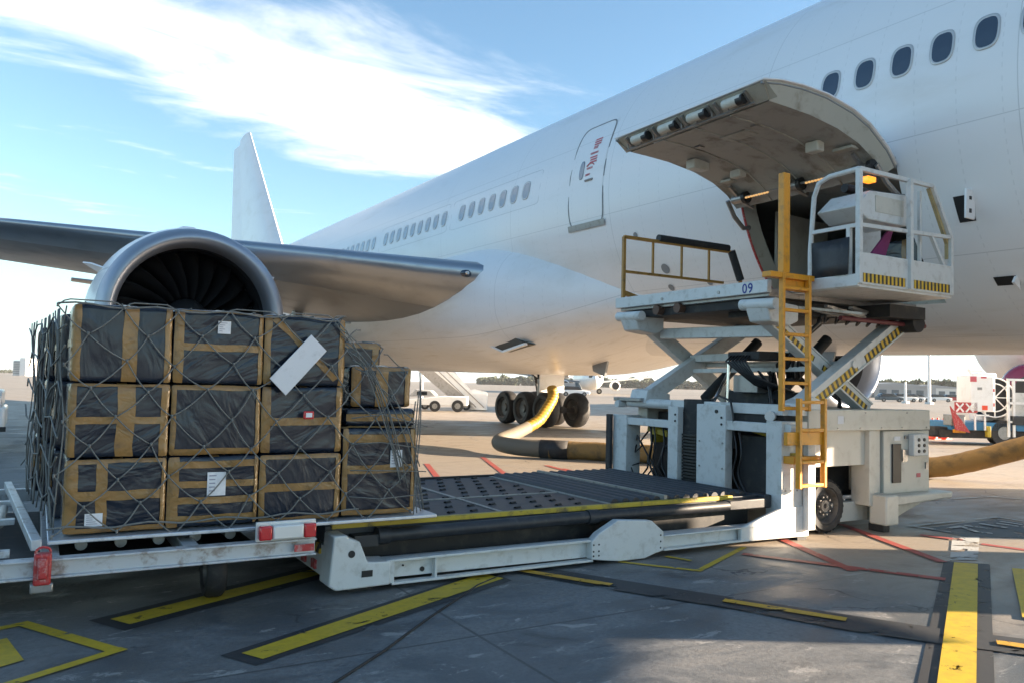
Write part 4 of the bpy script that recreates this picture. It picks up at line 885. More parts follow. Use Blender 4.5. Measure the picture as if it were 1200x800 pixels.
# near side of the chassis
post('side_member', 7.4, 9.68, 5.98, 6.2, 1.19, 1.435, 'cream'); post('side_member', 7.3, 9.68, 8.6, 8.8, 1.19, 1.435, 'cream')
post('top_deck', 7.4, 9.7, 6.2, 8.6, 1.38, 1.425, 'cream')
post('side_panel', 7.45, 8.5, 6.06, 6.1, .78, 1.19, 'cream', bv=.004)
post('body_post', 8.5, 8.62, 6.0, 6.25, .3, 1.19, 'cream'); post('body_post', 8.68, 8.78, 6.05, 6.25, .35, 1.19, 'cream')
post('wheel_arch', 7.4, 8.5, 6.55, 6.65, .3, .8, 'black', bv=0)
post('lower_sill', 8.1, 8.75, 6.2, 6.35, .1, .33, 'cream')
eb_ = post('control_cabinet', 8.8, 9.72, 6.02, 6.9, .42, 1.18, 'cream')
q = MB(); q.box(8.95, 9.12, 6.0, 6.018, .55, 1.02); P_(q, 'cabinet_recess', M['black'], eb_, bevel=.004)
q = MB(); q.box(9.28, 9.58, 5.94, 6.018, .87, 1.14); sw_ = P_(q, 'switch_box', M['loader'], eb_, bevel=.01)
for i in range(2):
    for j in range(3): P_(MB().cyl((9.38+.11*i, 5.93, .93+.07*j), (9.38+.11*i, 5.94, .93+.07*j), .022, n=12), 'dial', M['black'], sw_, smooth=True)
q = MB(); q.box(9.15, 9.25, 6.0, 6.018, .8, .95); q.box(9.2, 9.26, 6.0, 6.019, 1.08, 1.12); q.box(9.63, 9.68, 6.0, 6.019, .7, .78); P_(q, 'cabinet_plate', M['steel'], eb_)
q = MB(); q.prism([Vector((x, 5.86, z)) for x, z in ((8.78, .3), (9.95, .34), (9.98, .42), (8.8, .42))], (0, .6, 0)); P_(q, 'side_step', M['cream'], ld, bevel=.02)
q = MB(); q.prism([Vector((x, 6.05, z)) for x, z in ((8.8, .08), (9.0, .1), (9.7, .3), (8.8, .3))], (0, .5, 0)); P_(q, 'step_apron', M['cream'], ld, bevel=.006)
post('outrigger_pad', 8.56, 8.8, 5.82, 6.05, .09, .44, 'cream', bv=.02); post('outrigger_foot', 8.62, 8.74, 5.9, 6.1, 0, .09, 'void')
# wheel facing the near side
wl = MB(); wl.lathe([(-.11, .2), (-.13, .22), (-.13, .28), (-.09, .31), (.09, .31), (.13, .28), (.13, .2)], (7.92, 6.26, .315), n=36)
wo = P_(wl, 'wheel', M['rubber'], ld, smooth=True)
q = MB()
for i in range(30):
    a = 2*math.pi*i/30
    for s_ in (-1, 1):
        c_ = Vector((7.92+.307*math.cos(a+.05*s_), 6.26+.06*s_, .315+.307*math.sin(a+.05*s_))); t_ = Vector((-math.sin(a), 0, math.cos(a)))
        q.bar(c_-Vector((0, .05, 0)), c_+Vector((0, .05, 0)), .03, .012, up=(math.cos(a), 0, math.sin(a)))
P_(q, 'tread', M['rubber'], wo)
q = MB(); q.lathe([(-.02, .001), (-.1, .03), (-.1, .07), (-.04, .09), (-.06, .13), (-.03, .18), (-.12, .2), (-.115, .21)], (7.92, 6.26, .315), n=36); P_(q, 'rim', M['rimd'], wo, smooth=True)
q = MB()
for i in range(10): a = 2*math.pi*i/10; q.cyl((7.92+.105*math.cos(a), 6.16, .315+.105*math.sin(a)), (7.92+.105*math.cos(a), 6.2, .315+.105*math.sin(a)), .012, n=6)
P_(q, 'wheel_nut', M['steel'], wo)
wheel2 = MB(); wheel2.lathe([(-.13, .2), (-.13, .28), (-.09, .31), (.09, .31), (.13, .28), (.13, .2)], (7.92, 8.55, .315), n=28); P_(wheel2, 'wheel', M['rubber'], ld, smooth=True)
# scissors
HZ1 = hazard_mat('arm stripe rising', (.866, 0, .5), .085); HZ2 = hazard_mat('arm stripe falling', (.88, 0, -.475), .085); HZ3 = hazard_mat('platform stripe', (1, 0, 0), .068)
def arm(a, b, y, wd, ht, hz=None, m='loader'):
    a, b = Vector((a[0], y, a[1])), Vector((b[0], y, b[1])); q = MB(); q.bar(a, b, wd, ht); ar = P_(q, 'scissor_arm', M[m], ld, bevel=.008)
    if hz:
        d = (b-a); d2 = d.normalized(); up = Vector((-d2.z, 0, d2.x)) if d2.x > 0 else Vector((d2.z, 0, -d2.x))
        for k0, k1 in ((.04, .46), (.54, .97)):
            q = MB(); p0 = a+d*k0-up*ht*.18; p1 = a+d*k1-up*ht*.18; p0.y = p1.y = y-wd/2-.003; q.bar(p0, p1, .004, ht*.5); P_(q, 'hazard_tape', hz, ar)
        q = MB(); q.bar(a+up*(ht/2-.01)+Vector((0, -wd/2-.008, 0)), b+up*(ht/2-.01)+Vector((0, -wd/2-.008, 0)), .016, .02); q.bar(a-up*(ht/2-.01)+Vector((0, -wd/2-.008, 0)), b-up*(ht/2-.01)+Vector((0, -wd/2-.008, 0)), .016, .02); P_(q, 'arm_flange', M[m], ar)
    return ar
arm((7.45, 1.47), (9.35, 2.56), 6.13, .16, .2, HZ1); arm((7.02, 2.55), (8.95, 1.43), 6.38, .14, .17, HZ2)
arm((7.2, 1.5), (9.2, 2.6), 8.5, .14, .2); arm((7.2, 2.6), (9.1, 1.4), 8.68, .14, .2)
q = MB(); q.cyl((8.28, 6.03, 1.965), (8.28, 6.06, 1.965), .045, n=18); q.cyl((8.28, 6.06, 1.965), (8.28, 8.8, 1.98), .04, n=14); P_(q, 'pivot_pin', M['loader'], ld, smooth=True)
q = MB(); q.bar((7.5, 6.4, 2.33), (7.5, 8.5, 2.38), .16, .14); P_(q, 'cross_beam', M['loader'], ld, bevel=.01)
q = MB(); q.bar((8.0, 6.4, 2.08), (8.1, 8.55, 2.06), .14, .1); q.bar((7.9, 6.4, 1.9), (8.0, 8.4, 1.88), .1, .06); P_(q, 'cross_beam', M['loader'], ld, bevel=.01)
for y in (6.28, 8.55):
    q = MB(); q.prism([Vector((6.95, y-.1, z)) if False else Vector((x, y-.16, z)) for x, z in ((6.95, 2.4), (7.25, 2.36), (7.4, 2.42), (7.4, 2.6), (6.9, 2.64), (6.88, 2.56))], (0, .32, 0)); P_(q, 'arm_bracket', M['loader'], ld, bevel=.02)
    q = MB(); q.cyl((6.93, y-.25, 2.585), (6.93, y+.25, 2.6), .065, n=18); P_(q, 'slide_roller', M['loader'], ld, smooth=True)
q = MB(); q.prism([Vector((x, 8.36, z)) for x, z in ((7.05, 1.42), (7.5, 1.42), (7.5, 1.55), (7.2, 1.62), (7.1, 1.6))], (0, .34, 0)); P_(q, 'arm_bracket', M['loader'], ld, bevel=.01)
q = MB(); q.prism([Vector((x, 6.0, z)) for x, z in ((7.2, 1.36), (7.7, 1.36), (7.7, 1.52), (7.5, 1.58), (7.25, 1.5))], (0, .25, 0)); P_(q, 'arm_bracket', M['loader'], ld, bevel=.01)
q = MB(); q.cyl((7.55, 7.6, 1.45), (7.9, 7.6, 1.96), .012+.01, n=12); q.cyl((7.5, 7.3, 1.4), (7.52, 7.3, 2.0), .02, n=12); P_(q, 'lift_ram', M['chrome'], ld, smooth=True)
q = MB(); q.cyl((7.7, 6.75, 1.5), (8.7, 6.75, 2.3), .07, n=16); P_(q, 'lift_cylinder', M['void'], ld, smooth=True); q = MB(); q.cyl((7.7, 7.9, 1.5), (8.7, 7.9, 2.3), .07, n=16); P_(q, 'lift_cylinder', M['void'], ld, smooth=True)
for k in range(7):
    y = 6.75+k*.05; P_(MB().tube([(7.45, y+.1, 2.08), (7.3, y+.08, 1.98), (7.32, y-.05, 1.8+.015*k), (7.5, y-.2, 1.7), (7.9, y-.15, 1.62)], .014, 7), 'hydraulic_hose', M['hosegrey'], ld, smooth='all')
for k in range(5):
    y = 6.3+k*.08; P_(MB().tube([(8.0+.1*k, y, 2.66), (7.98+.1*k, y, 2.45), (7.8+.08*k, y+.1, 2.25), (7.85, y+.2, 1.95), (8.0, y+.3, 1.8)], .018 if k != 2 else .035, 8), 'hydraulic_hose', M['hosegrey'], ld, smooth='all')
post('hose_manifold', 7.4, 8.0, 6.7, 7.2, 2.0, 2.1, 'void')
q = MB(); q.box(7.75, 8.1, 6.6, 7.6, 1.42, 1.62); P_(q, 'pump_unit', M['void'], ld, bevel=.03)

for k in range(9):
    x_ = 7.5+.16*k; y_ = 6.6+.1*(k % 4); P_(MB().tube(cr_([(x_, y_, 1.42), (x_+.05, y_+.1, 1.72), (x_+.2*math.sin(k), y_+.2, 1.86), (x_+.3, y_+.25, 1.62), (x_+.35, y_+.3, 1.42)]), .012+.004*(k % 3), 7), 'hydraulic_hose', M['hosegrey'], ld, smooth='all')
for k in range(6):
    x_ = 7.9+.2*k; P_(MB().tube(cr_([(x_, 6.15, 2.64), (x_+.06, 6.2, 2.5), (x_+.18, 6.3, 2.46), (x_+.3, 6.25, 2.6)]), .015, 7), 'hydraulic_hose', M['hosegrey'], ld, smooth='all')
P_(MB().box(7.6, 7.85, 6.9, 7.3, 1.6, 1.82), 'manifold_block', M['steel'], ld, bevel=.01)
# small fittings: bolts, decals, cables
def bolts(pts, r_=.011, ax=(0, -1, 0), par=ld, m='steel'):
    for p in pts: a_ = Vector(p); P_(MB().cyl(a_, a_+Vector(ax)*.008, r_, n=7), 'bolt_head', M[m], par)
bolts([(7.04+.09*i, 5.985, z) for i in range(4) for z in (.55, 1.22)])
bolts([(x, 5.98, 1.22) for x in (7.5, 7.9, 8.3, 8.7, 9.1, 9.6)]+[(x, 5.98, 1.4) for x in (7.6, 8.4, 9.2)])
bolts([(6.995, y, z) for y in (6.88, 7.26) for z in (.4, .7, 1.0)], ax=(-1, 0, 0))
for x0_, z0_, w_, h_, m_ in ((7.9, 1.27, .1, .09, 'paper'), (8.02, 1.29, .05, .05, 'cream'), (9.0, 1.06, .12, .05, 'paper'), (7.55, .95, .07, .1, 'paper'), (9.45, .6, .08, .05, 'redtxt'), (7.1, .9, .1, .06, 'byellow')):
    yy = 6.058 if x0_ == 7.55 else 6.016 if z0_ < 1.1 and x0_ > 8.8 else 5.98; P_(MB().box(x0_, x0_+w_, yy-.003, yy, z0_, z0_+h_), 'decal', M[m_], ld)
for k, (y0_, x_) in enumerate(((6.75, 7.05), (6.7, 7.08), (8.3, 7.1), (8.2, 7.08), (8.05, 7.1))):
    P_(MB().tube(cr_([(x_, y0_, 1.15), (x_-.04, y0_-.08, .9), (x_-.03, y0_-.02, .65), (x_-.02, y0_-.14, .42), (x_, y0_-.1, .25)]), .009+.003*(k % 3), 7), 'hydraulic_hose', M['hosegrey'], ld, smooth='all')
for k in range(4):
    x_ = 7.62+.07*k; P_(MB().tube(cr_([(x_, 6.35, 1.44), (x_+.1, 6.3, 1.6), (x_+.3, 6.4, 1.58), (x_+.4, 6.5, 1.44)]), .012, 7), 'hydraulic_hose', M['hosegrey'], ld, smooth='all')
q = MB()
for k in range(3): q.box(7.4+.0, 9.5, 6.21, 6.24, 1.2+.06*k, 1.215+.06*k)
P_(q, 'inner_pipe', M['steel'], ld)

# bridge
BZ = 2.78
br = post('bridge_deck', 7.0, 9.75, 6.2, 8.85, BZ-.1, BZ, 'steel')
post('bridge_beam', 6.93, 7.0, 6.16, 8.88, BZ-.06, BZ+.085, 'loader')
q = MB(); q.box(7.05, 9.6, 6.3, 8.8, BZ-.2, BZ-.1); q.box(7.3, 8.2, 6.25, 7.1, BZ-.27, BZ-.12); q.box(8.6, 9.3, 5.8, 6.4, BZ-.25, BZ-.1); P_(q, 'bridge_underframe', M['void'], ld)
q = MB()
for k in range(9): a_ = rnd.uniform(7.2, 9.2); q.bar((a_, 6.0+rnd.random()*.6, BZ-.16-rnd.random()*.1), (a_+rnd.uniform(.3, .8), 5.9+rnd.random()*.5, BZ-.16-rnd.random()*.1), .05, .03)
P_(q, 'bracket_bar', M['steel'], ld)
q = MB(); q.cyl((9.25, 5.85, BZ-.28), (9.25, 6.25, BZ-.28), .12, n=16); P_(q, 'guide_roller', M['void'], ld, smooth=True)
M['rusty'] = mat('rusty steel', (.12, .07, .05), .6, .4)
for y in (8.05, 7.65): P_(MB().cyl((6.95, y, BZ-.13), (7.05, y, BZ-.13), .065, n=14), 'rusty_roller', M['rusty'], ld, smooth=True)
q = MB(); q.cyl((7.9, 5.95, BZ-.3), (9.6, 6.0, BZ-.3), .028, n=12); q.cyl((9.5, 5.97, BZ-.28), (9.55, 6.3, BZ-.27), .06, n=12); P_(q, 'dock_bumper', mat('dark red rubber', (.12, .02, .025), .6), ld, smooth=True)
q = MB()
for y in (7.9, 6.9): q.cyl((6.92, y, BZ-.0), (6.93, y, BZ-.0), .02, n=10)
P_(q, 'bolt_head', M['steel'], ld)
# numerals 09
def text_mesh(body, size, name, m, parent, Mx):
    c = bpy.data.curves.new('t', 'FONT'); c.body = body; c.size = size; c.extrude = .001; c.space_character = 1.1; c.offset = size*.012
    o = bpy.data.objects.new('t', c); COL.objects.link(o); bpy.context.view_layer.update()
    me = bpy.data.meshes.new_from_object(o.evaluated_get(bpy.context.evaluated_depsgraph_get())); bpy.data.objects.remove(o)
    me.transform(Mx); me.transform(Matrix.Translation(-ORG[parent.name])); me.materials.clear(); me.materials.append(m)
    ob = bpy.data.objects.new(name, me); COL.objects.link(ob); ob.parent = parent; return ob
Mx = Matrix.Translation((6.928, 6.53, BZ-.045)) @ Matrix(((0, 0, -1, 0), (-1, 0, 0, 0), (0, 1, 0, 0), (0, 0, 0, 1)))
text_mesh('09', .155, 'fleet_number', M['navy'], ld, Mx)
# far guard rail (orange) with foam
FY = 8.82; q = MB()
def rail(mb, pts, r=.022): 
    for a, b in zip(pts, pts[1:]): mb.bar(a, b, r*2, r*2)
rail(q, [(7.02, FY, BZ), (7.02, FY, 3.74), (9.1, FY, 3.74), (9.32, FY, 3.3), (9.32, FY, BZ)], .022); rail(q, [(7.02, FY, 3.25), (8.95, FY, 3.25)], .018)
for x in (7.55, 8.1, 8.65): rail(q, [(x, FY, 3.25), (x, FY, 3.74)], .014)
rail(q, [(7.02, FY, 2.95), (7.5, FY, 2.84)], .03)
P_(q, 'far_guard_rail', mat('dull orange rail', (.4, .2, .04), .5, dirt=(.15, .08, .03), dscale=10, damt=.7), ld)
q = MB(); q.cyl((7.65, FY, 3.79), (9.05, FY, 3.79), .055, n=14); q.cyl((9.1, FY-.02, 3.75), (9.3, FY-.02, 3.32), .06, n=14); P_(q, 'foam_pad', M['rubber'], ld, smooth=True)
# operator platform
OY, OX0, OX1 = 5.33, 7.38, 9.06
post('operator_floor', OX0, OX1, OY, 6.2, BZ-.04, BZ+.02, 'loader')
post('floor_edge', OX0-.03, OX0, OY, 6.2, BZ-.03, BZ+.1, 'loader')
q = MB(); q.box(OX0+.02, OX1, OY-.02, OY, BZ-.01, BZ+.33); kp = P_(q, 'kick_panel', M['loader'], ld, bevel=.004)
for x0_, x1_ in ((OX0+.03, 8.14), (8.3, 8.98)):
    q = MB(); q.box(x0_, x1_, OY-.026, OY-.0215, BZ+.015, BZ+.11); P_(q, 'hazard_strip', HZ3, kp)
q = MB(); RZ = 4.0
rail(q, [(OX0, OY, BZ), (OX0, OY, RZ)], .026); rail(q, [(8.22, OY-.03, BZ), (8.22, OY-.03, RZ)], .026); rail(q, [(OX1-.02, OY, BZ), (OX1-.02, OY, 3.45), (OX1-.38, OY, RZ)], .022)
rail(q, [(OX0, OY, RZ), (OX1-.38, OY, RZ)], .022); rail(q, [(OX0, OY, 3.4), (OX1-.02, OY, 3.45)], .02)
rail(q, [(8.6, OY+.1, BZ), (8.6, OY+.1, 3.95)], .016); rail(q, [(8.65, OY, 3.44), (8.95, OY+.02, BZ+.3)], .018)
P_(q, 'front_rail', M['loader'], ld)
q = MB(); pts = [(OX0, 5.33, RZ), (OX0, 5.7, RZ-.01), (OX0, 5.84, RZ-.06), (OX0, 5.9, RZ-.2), (OX0, 5.95, 3.2), (OX0, 5.95, BZ)]
q.tube(pts, .027, 10); rail(q, [(OX0, OY, 3.4), (OX0, 5.94, 3.4)], .02); rail(q, [(OX0, OY+.12, BZ), (OX0, OY+.12, 3.4)], .022); P_(q, 'side_rail', M['loader'], ld, smooth=True)
q = MB(); rail(q, [(OX1-.4, OY+.03, RZ-.02), (OX1-.04, OY+.03, 3.38), (OX1-.04, OY+.03, 3.2)], .018); P_(q, 'gate_bar', mat('weathered tan bar', (.42, .33, .16), .5, dirt=(.2, .15, .1), dscale=8, damt=.6), ld)
q = MB(); q.grid([[Vector((OX0-.02-.03*math.sin(z*3+y*5), y, BZ+.1+z)) for z in (0, .13, .26, .4)] for y in (5.43, 5.6, 5.75, 5.93)]); P_(q, 'rubber_curtain', M['roller'], ld, smooth='all', solid=.012)
q = MB(); q.prism([Vector((x, 5.4, z)) for x, z in ((7.42, 3.62), (7.62, 3.5), (8.3, 3.5), (8.42, 3.55), (8.35, 3.86), (7.66, 3.82))], (0, .5, 0)); cs_ = P_(q, 'control_console', M['loader'], ld, bevel=.012)
q = MB(); q.prism([Vector((7.72, 5.45, 3.83)), Vector((8.28, 5.45, 3.865)), Vector((8.28, 5.85, 3.865)), Vector((7.72, 5.85, 3.83))], (0, 0, .01)); P_(q, 'console_screen', M['black'], cs_)
q = MB(); q.box(7.75, 8.25, 5.394, 5.399, 3.6, 3.78); P_(q, 'console_face', M['cream'], cs_)
q = MB(); q.bar((7.7, 5.7, BZ), (7.75, 5.7, 3.5), .07, .07); q.bar((7.95, 5.75, BZ), (7.8, 5.75, 3.5), .05, .05); q.cyl((7.7, 5.75, 3.92), (8.35, 5.75, 3.92), .05, n=10); P_(q, 'console_stand', M['void'], ld)
post('rear_panel', 8.15, 8.75, 6.02, 6.06, BZ+.05, 3.7, 'loader', bv=.004)
q = MB(); q.prism([Vector((x, 5.55, z)) for x, z in ((7.85, BZ+.34), (8.12, BZ+.32), (8.3, BZ+.72), (8.27, BZ+.74))], (0, .03, 0)); P_(q, 'magenta_cloth', M['purple'], ld)
q = MB(); q.box(7.66, 7.8, 5.42, 5.52, 3.93, 3.99); P_(q, 'beacon', M['amber'], ld, bevel=.01)
# ladders
def ladder(x0, x1, y, z0, z1, rungs, w_=.042):
    q = MB(); q.box(x0, x0+w_, y-.03, y+.03, z0, z1); q.box(x1-w_, x1, y-.03, y+.03, z0, z1)
    for z in rungs: q.box(x0+w_, x1-w_, y-.025, y+.025, z-.018, z+.018)
    return P_(q, 'ladder', M['yellow'], ld, bevel=.006)
ladder(6.80, 7.26, 5.86, 1.42, 2.9, [1.45, 1.72, 1.98, 2.24, 2.5, 2.74])
ladder(6.98, 7.42, 5.78, .6, 1.56, [.63, .88, 1.22, 1.52])
post('tall_pole', 6.83, 6.93, 5.85, 5.93, 2.9, 3.99, 'yellow', bv=.006)
q = MB(); q.box(6.62, 7.32, 5.84, 5.96, 2.84, 2.9); q.box(6.9, 7.3, 5.9, 5.95, 2.72, 2.84); P_(q, 'ladder_head', M['yellow'], ld, bevel=.006)
q = MB(); q.box(6.82, 7.4, 5.78, 5.83, 1.06, 1.2); q.box(7.0, 7.5, 5.84, 6.0, .85, .93); P_(q, 'step_plate', M['yellow'], ld, bevel=.004)
q = MB(); q.box(7.3, 7.42, 5.9, 5.97, .12, 1.1); P_(q, 'ladder_bracket', M['loader'], ld, bevel=.004)
# box seen inside the hold
cargo_box(10.9, 11.9, 6.9, 8.0, 3.1, 3.9, 'dark wrapped box with white labels inside the open cargo hold', {'front': [V(-.6, .1)], 'left': [V(-.6, .1)]}, [], group='cargo in the hold', tapefaces=('left',))
for y_, z_ in ((7.15, 3.75), (7.45, 3.35), (7.8, 3.6)): pass

# ---------------------------------------------------------------- air supply duct
du = thing('air_supply_duct', (10, 14, 0), 'thick dirty yellow air duct lying on the apron and rising to the aircraft belly', 'duct')
def cr(pts, k=8):
    P = [Vector(p) for p in pts]; P = [P[0]*2-P[1]]+P+[P[-1]*2-P[-2]]; out = []
    for i in range(1, len(P)-2):
        for j in range(k):
            t = j/k; a, b, c, d = P[i-1:i+3]; out.append(.5*((2*b)+(c-a)*t+(2*a-5*b+4*c-d)*t*t+(3*b-a-3*c+d)*t**3))
    return out+[P[-2]]
DR = [.195+.006*noise.noise(Vector((i*.7, 0, 0)))*2+(.006 if i % 4 == 0 else 0) for i in range(73)]
q = MB(); q.tube(cr([(9.85, 14.9, .2), (10.6, 14.2, .2), (12.5, 12.0, .2), (14.2, 10.1, .2), (14.9, 9.25, .21), (15.2, 8.6, .38), (15.6, 7.5, .82), (16.0, 6.3, 1.3), (16.2, 5.1, 1.55), (16.2, 4.05, 1.6)]), .2, 24, DR); P_(q, 'ground_hose', M['duct'], du, smooth='all')
top = Vector((12.15, 18.05, 1.45))
p1 = cr([(10.0, 14.75, .2), (9.35, 15.5, .22), (9.35, 16.3, .27), (10.1, 16.8, .42), (10.6, 17.05, .55)])
q = MB(); q.tube(p1, .2, 22, [.2-.05*i/(len(p1)-1) for i in range(len(p1))]); P_(q, 'grey_sleeve', M['ductg'], du, smooth='all')
q = MB(); q.tube([(9.72, 15.05, .205), (9.95, 14.8, .205), (10.15, 14.6, .205)], .206, 22); P_(q, 'black_band', M['rubber'], du, smooth='all')
p2 = cr([(10.6, 17.05, .55), (11.1, 17.3, .72), (11.6, 17.7, 1.0), (11.95, 17.95, 1.3), (12.0, 18.1, 1.55)], 14)
q = MB(); q.tube(p2, .13, 18, [.135+.018*math.sin(i*1.8) for i in range(len(p2))]); P_(q, 'spiral_hose', M['ductb'], du, smooth='all')

# ---------------------------------------------------------------- things further off. F(x, y, d): real place at distance d along the survey ray
RX, RY = Vector((math.cos(CY), -math.sin(CY), 0)), Vector((math.sin(CY), math.cos(CY), 0))
class FR:                                            # building frame turned to face the camera side, u right, v away, z up
    def __init__(s, o): s.o = Vector(o)
    def p(s, u, v_, z): return s.o+RX*u+RY*v_+Vector((0, 0, z))
    def box(s, mb, u0, u1, v0, v1, z0, z1):
        return mb.add([s.p(x, y, z) for x in (u0, u1) for y in (v0, v1) for z in (z0, z1)], [(0,1,3,2), (4,6,7,5), (0,4,5,1), (2,3,7,6), (0,2,6,4), (1,5,7,3)])
    def prism(s, mb, uz, v0, v1): return mb.prism([s.p(u, v0, z) for u, z in uz], RY*(v1-v0))
    def wheel(s, par, u, v_, r, wd=.2):
        m = MB(); m.cyl(s.p(u, v_, r), s.p(u, v_+wd, r), r, n=20); w_ = P_(m, 'wheel', M['rubber'], par, smooth=True)
        m = MB(); m.cyl(s.p(u, v_-.01, r), s.p(u, v_+.02, r), r*.5, n=14); P_(m, 'rim', M['hub'], w_, smooth=True)
# passenger stairs (u=0 at pixel x 570; about .053 m a pixel)
F1 = FR(G(570, 481)); st_ = thing('passenger_stairs', F1.o, 'white towable passenger stairs standing on the sunlit apron beyond the belly', 'boarding stairs')
q = MB(); F1.prism(q, [(0, .05), (-.6, .05), (-4.6, 3.45), (-4.6, 4.3), (-3.9, 4.3)], 0, .06); P_(q, 'side_panel', M['whitep'], st_)
q = MB(); F1.prism(q, [(0, .05), (-.6, .05), (-4.6, 3.45), (-4.6, 4.3), (-3.9, 4.3)], 1.7, 1.76); P_(q, 'side_panel', M['whitep'], st_)
q = MB(); F1.prism(q, [(-.7, .35), (-1.7, .35), (-5, 3.0), (-5, 3.7)], -.02, 0); P_(q, 'slatted_side', M['steel'], st_)
q = MB(); F1.prism(q, [(0, .05), (.0, 1.1), (-.75, 1.25), (-1.2, 1.15)], .3, .35); F1.box(q, -1.1, 0, .2, 1.5, .05, 1.0); P_(q, 'base_hood', M['whitep'], st_)
for k in (0, .45):
    q = MB(); q.bar(F1.p(-.15-k, -.05, .2), F1.p(-4.0-k, -.05, 3.7), .05, .05); P_(q, 'handrail', M['steel'], st_)
q = MB()
for k in range(16): F1.box(q, -.6-k*.25, -.35-k*.25, .1, 1.7, .1+k*.215, .3+k*.215)
P_(q, 'tread', M['steel'], st_)
F1.wheel(st_, -1.2, .1, .25); F1.wheel(st_, -3.6, .1, .25)
F2 = FR(G(520, 482)); tk = thing('flatbed_truck', F2.o, 'white flatbed truck parked by the foot of the passenger stairs', 'truck')
q = MB(); F2.prism(q, [(1.25, .35), (1.25, .85), (-.1, .85), (-2.8, .55), (-2.8, .35)], 0, 1.7); P_(q, 'bed', M['whitep'], tk, bevel=.03)
q = MB(); F2.prism(q, [(-.45, .85), (-.75, 1.15), (-1.6, 1.2), (-2.0, .8)], .1, 1.6); cb = P_(q, 'cab', M['roofg'], tk, bevel=.05)
q = MB(); F2.box(q, -1.5, -.95, .08, .1, .9, 1.08); P_(q, 'cab_window', M['carglass'], cb)
F2.wheel(tk, .75, -.05, .33); F2.wheel(tk, -.5, -.05, .3)

# distant jet, head on
FJ = FR(G(697, 462)); jet = thing('jet', FJ.o, 'distant white jet seen nose on under the belly', 'airplane')
q = MB(); q.tube([FJ.p(0, v_, 2.6+.1) for v_ in (-1, 0, 1.5, 4, 25)], 1, 20, [.15, .9, 1.5, 1.9, 1.9]); P_(q, 'fuselage', M['whitep'], jet, smooth='all')
for s_ in (-1, 1):
    q = MB(); q.prism([FJ.p(s_*1.5, 10, 2.0), FJ.p(s_*1.5, 15, 2.0), FJ.p(s_*15, 18, 3.6), FJ.p(s_*15, 16.5, 3.6)], (0, 0, .3)); P_(q, 'wing', M['aluwing'], jet)
    q = MB(); q.tube([FJ.p(s_*4.6, v_, 1.6) for v_ in (8, 8.3, 11)], .9, 18, [.75, .9, .8]); e_ = P_(q, 'engine', M['whitep'], jet, smooth='all')
    q = MB(); q.cyl(FJ.p(s_*4.6, 7.95, 1.6), FJ.p(s_*4.6, 8.1, 1.6), .68, n=18); P_(q, 'inlet', M['black'], e_)
    F_ = FR(FJ.p(s_*2.2, 13, 0)); F_.wheel(jet, 0, 0, .5, .4)
q = MB(); FJ.box(q, -1.1, 1.1, -.35, -.0, 2.9, 3.25); P_(q, 'windscreen', M['carglass'], jet, bevel=.1)
FT = FR(G(671, 463)); tv = thing('ground_vehicle', FT.o, 'grey ground support truck parked beside the distant jet', 'truck')
q = MB(); FT.box(q, -1.8, .4, 0, 2, .4, 1.9); P_(q, 'body', M['roofg'], tv, bevel=.05)
q = MB(); FT.prism(q, [(.4, .4), (1.4, .4), (1.3, 1.3), (.9, 2.0), (.4, 2.0)], 0, 2); P_(q, 'cab', M['bluegrey'], tv, bevel=.05)
for u in (-1.2, .9): FT.wheel(tv, u, -.05, .4)
FT = FR(G(672, 463.5)); tv = thing('parked_car', FT.o-RY*3, 'small white car in front of the grey support truck', 'car')
FT.o -= RY*3
def car(F_, root, m, s_=1.):
    q = MB(); F_.prism(q, [(-2.1*s_, .3), (2.1*s_, .3), (2.1*s_, .75), (1.2*s_, .9), (-2.1*s_, .9)], 0, 1.7); P_(q, 'body', m, root, bevel=.08)
    q = MB(); F_.prism(q, [(1.1*s_, .9), (.5*s_, 1.4), (-1.4*s_, 1.42), (-1.9*s_, .9)], .1, 1.6); P_(q, 'cabin', M['carglass'], root, bevel=.08)
    for u in (-1.3, 1.3): F_.wheel(root, u, -.03, .32)
car(FT, tv, M['whitep'])
cols = [('white', M['whitep']), ('silver', M['galv']), ('dark grey', M['bluegrey']), ('white', M['whitep']), ('red', M['red']), ('silver', M['galv'])]
pos = ['by the near light pole', 'left of the tall light pole', 'at the left end of the far row', 'right of the tall light pole', 'half hidden by the fuel truck', 'between the two light poles']
for (px, (cn, cm), ps) in zip((1062, 1078, 1045, 1103, 1120, 1070), cols, pos):
    F_ = FR(G(px, 470.5)); cr_ = thing('parked_car', F_.o, '%s car parked on the far apron %s' % (cn, ps), 'car', 'cars parked on the far apron'); car(F_, cr_, cm)
for (u0, px, lb) in ((0, 1050, 'low grey cargo shed on the far side of the apron, left'), (1, 1092, 'low pale terminal shed behind the tall light pole')):
    F_ = FR(G(px, 466)); bd_ = thing('shed', F_.o, lb, 'building')
    q = MB(); F_.box(q, -11, 11, 0, 8, 0, 3.2); P_(q, 'wall', M['concrete'] if u0 else M['roofg'], bd_)
    q = MB(); F_.prism(q, [(-9.3, 3.2), (9.3, 3.2), (9.3, 3.5), (0, 4.3), (-9.3, 3.5)], -.3, 8.3); P_(q, 'roof', M['roofg'], bd_)
    for k in range(5):
        q = MB(); F_.box(q, -8+k*3.4, -6+k*3.4, -.05, 0, 0, 2.3); P_(q, 'door', M['bluegrey'], bd_)
F_ = FR(G(23, 439.6)*1.0); tw_ = thing('tower_block', F_.o, 'pale office block on the horizon at the far left', 'building'); mpp = (F_.o.length)/CF
q = MB(); F_.box(q, -7*mpp, 5*mpp, 0, 15, 0, 15*mpp); q = q; P_(q, 'wall', M['concrete'], tw_)
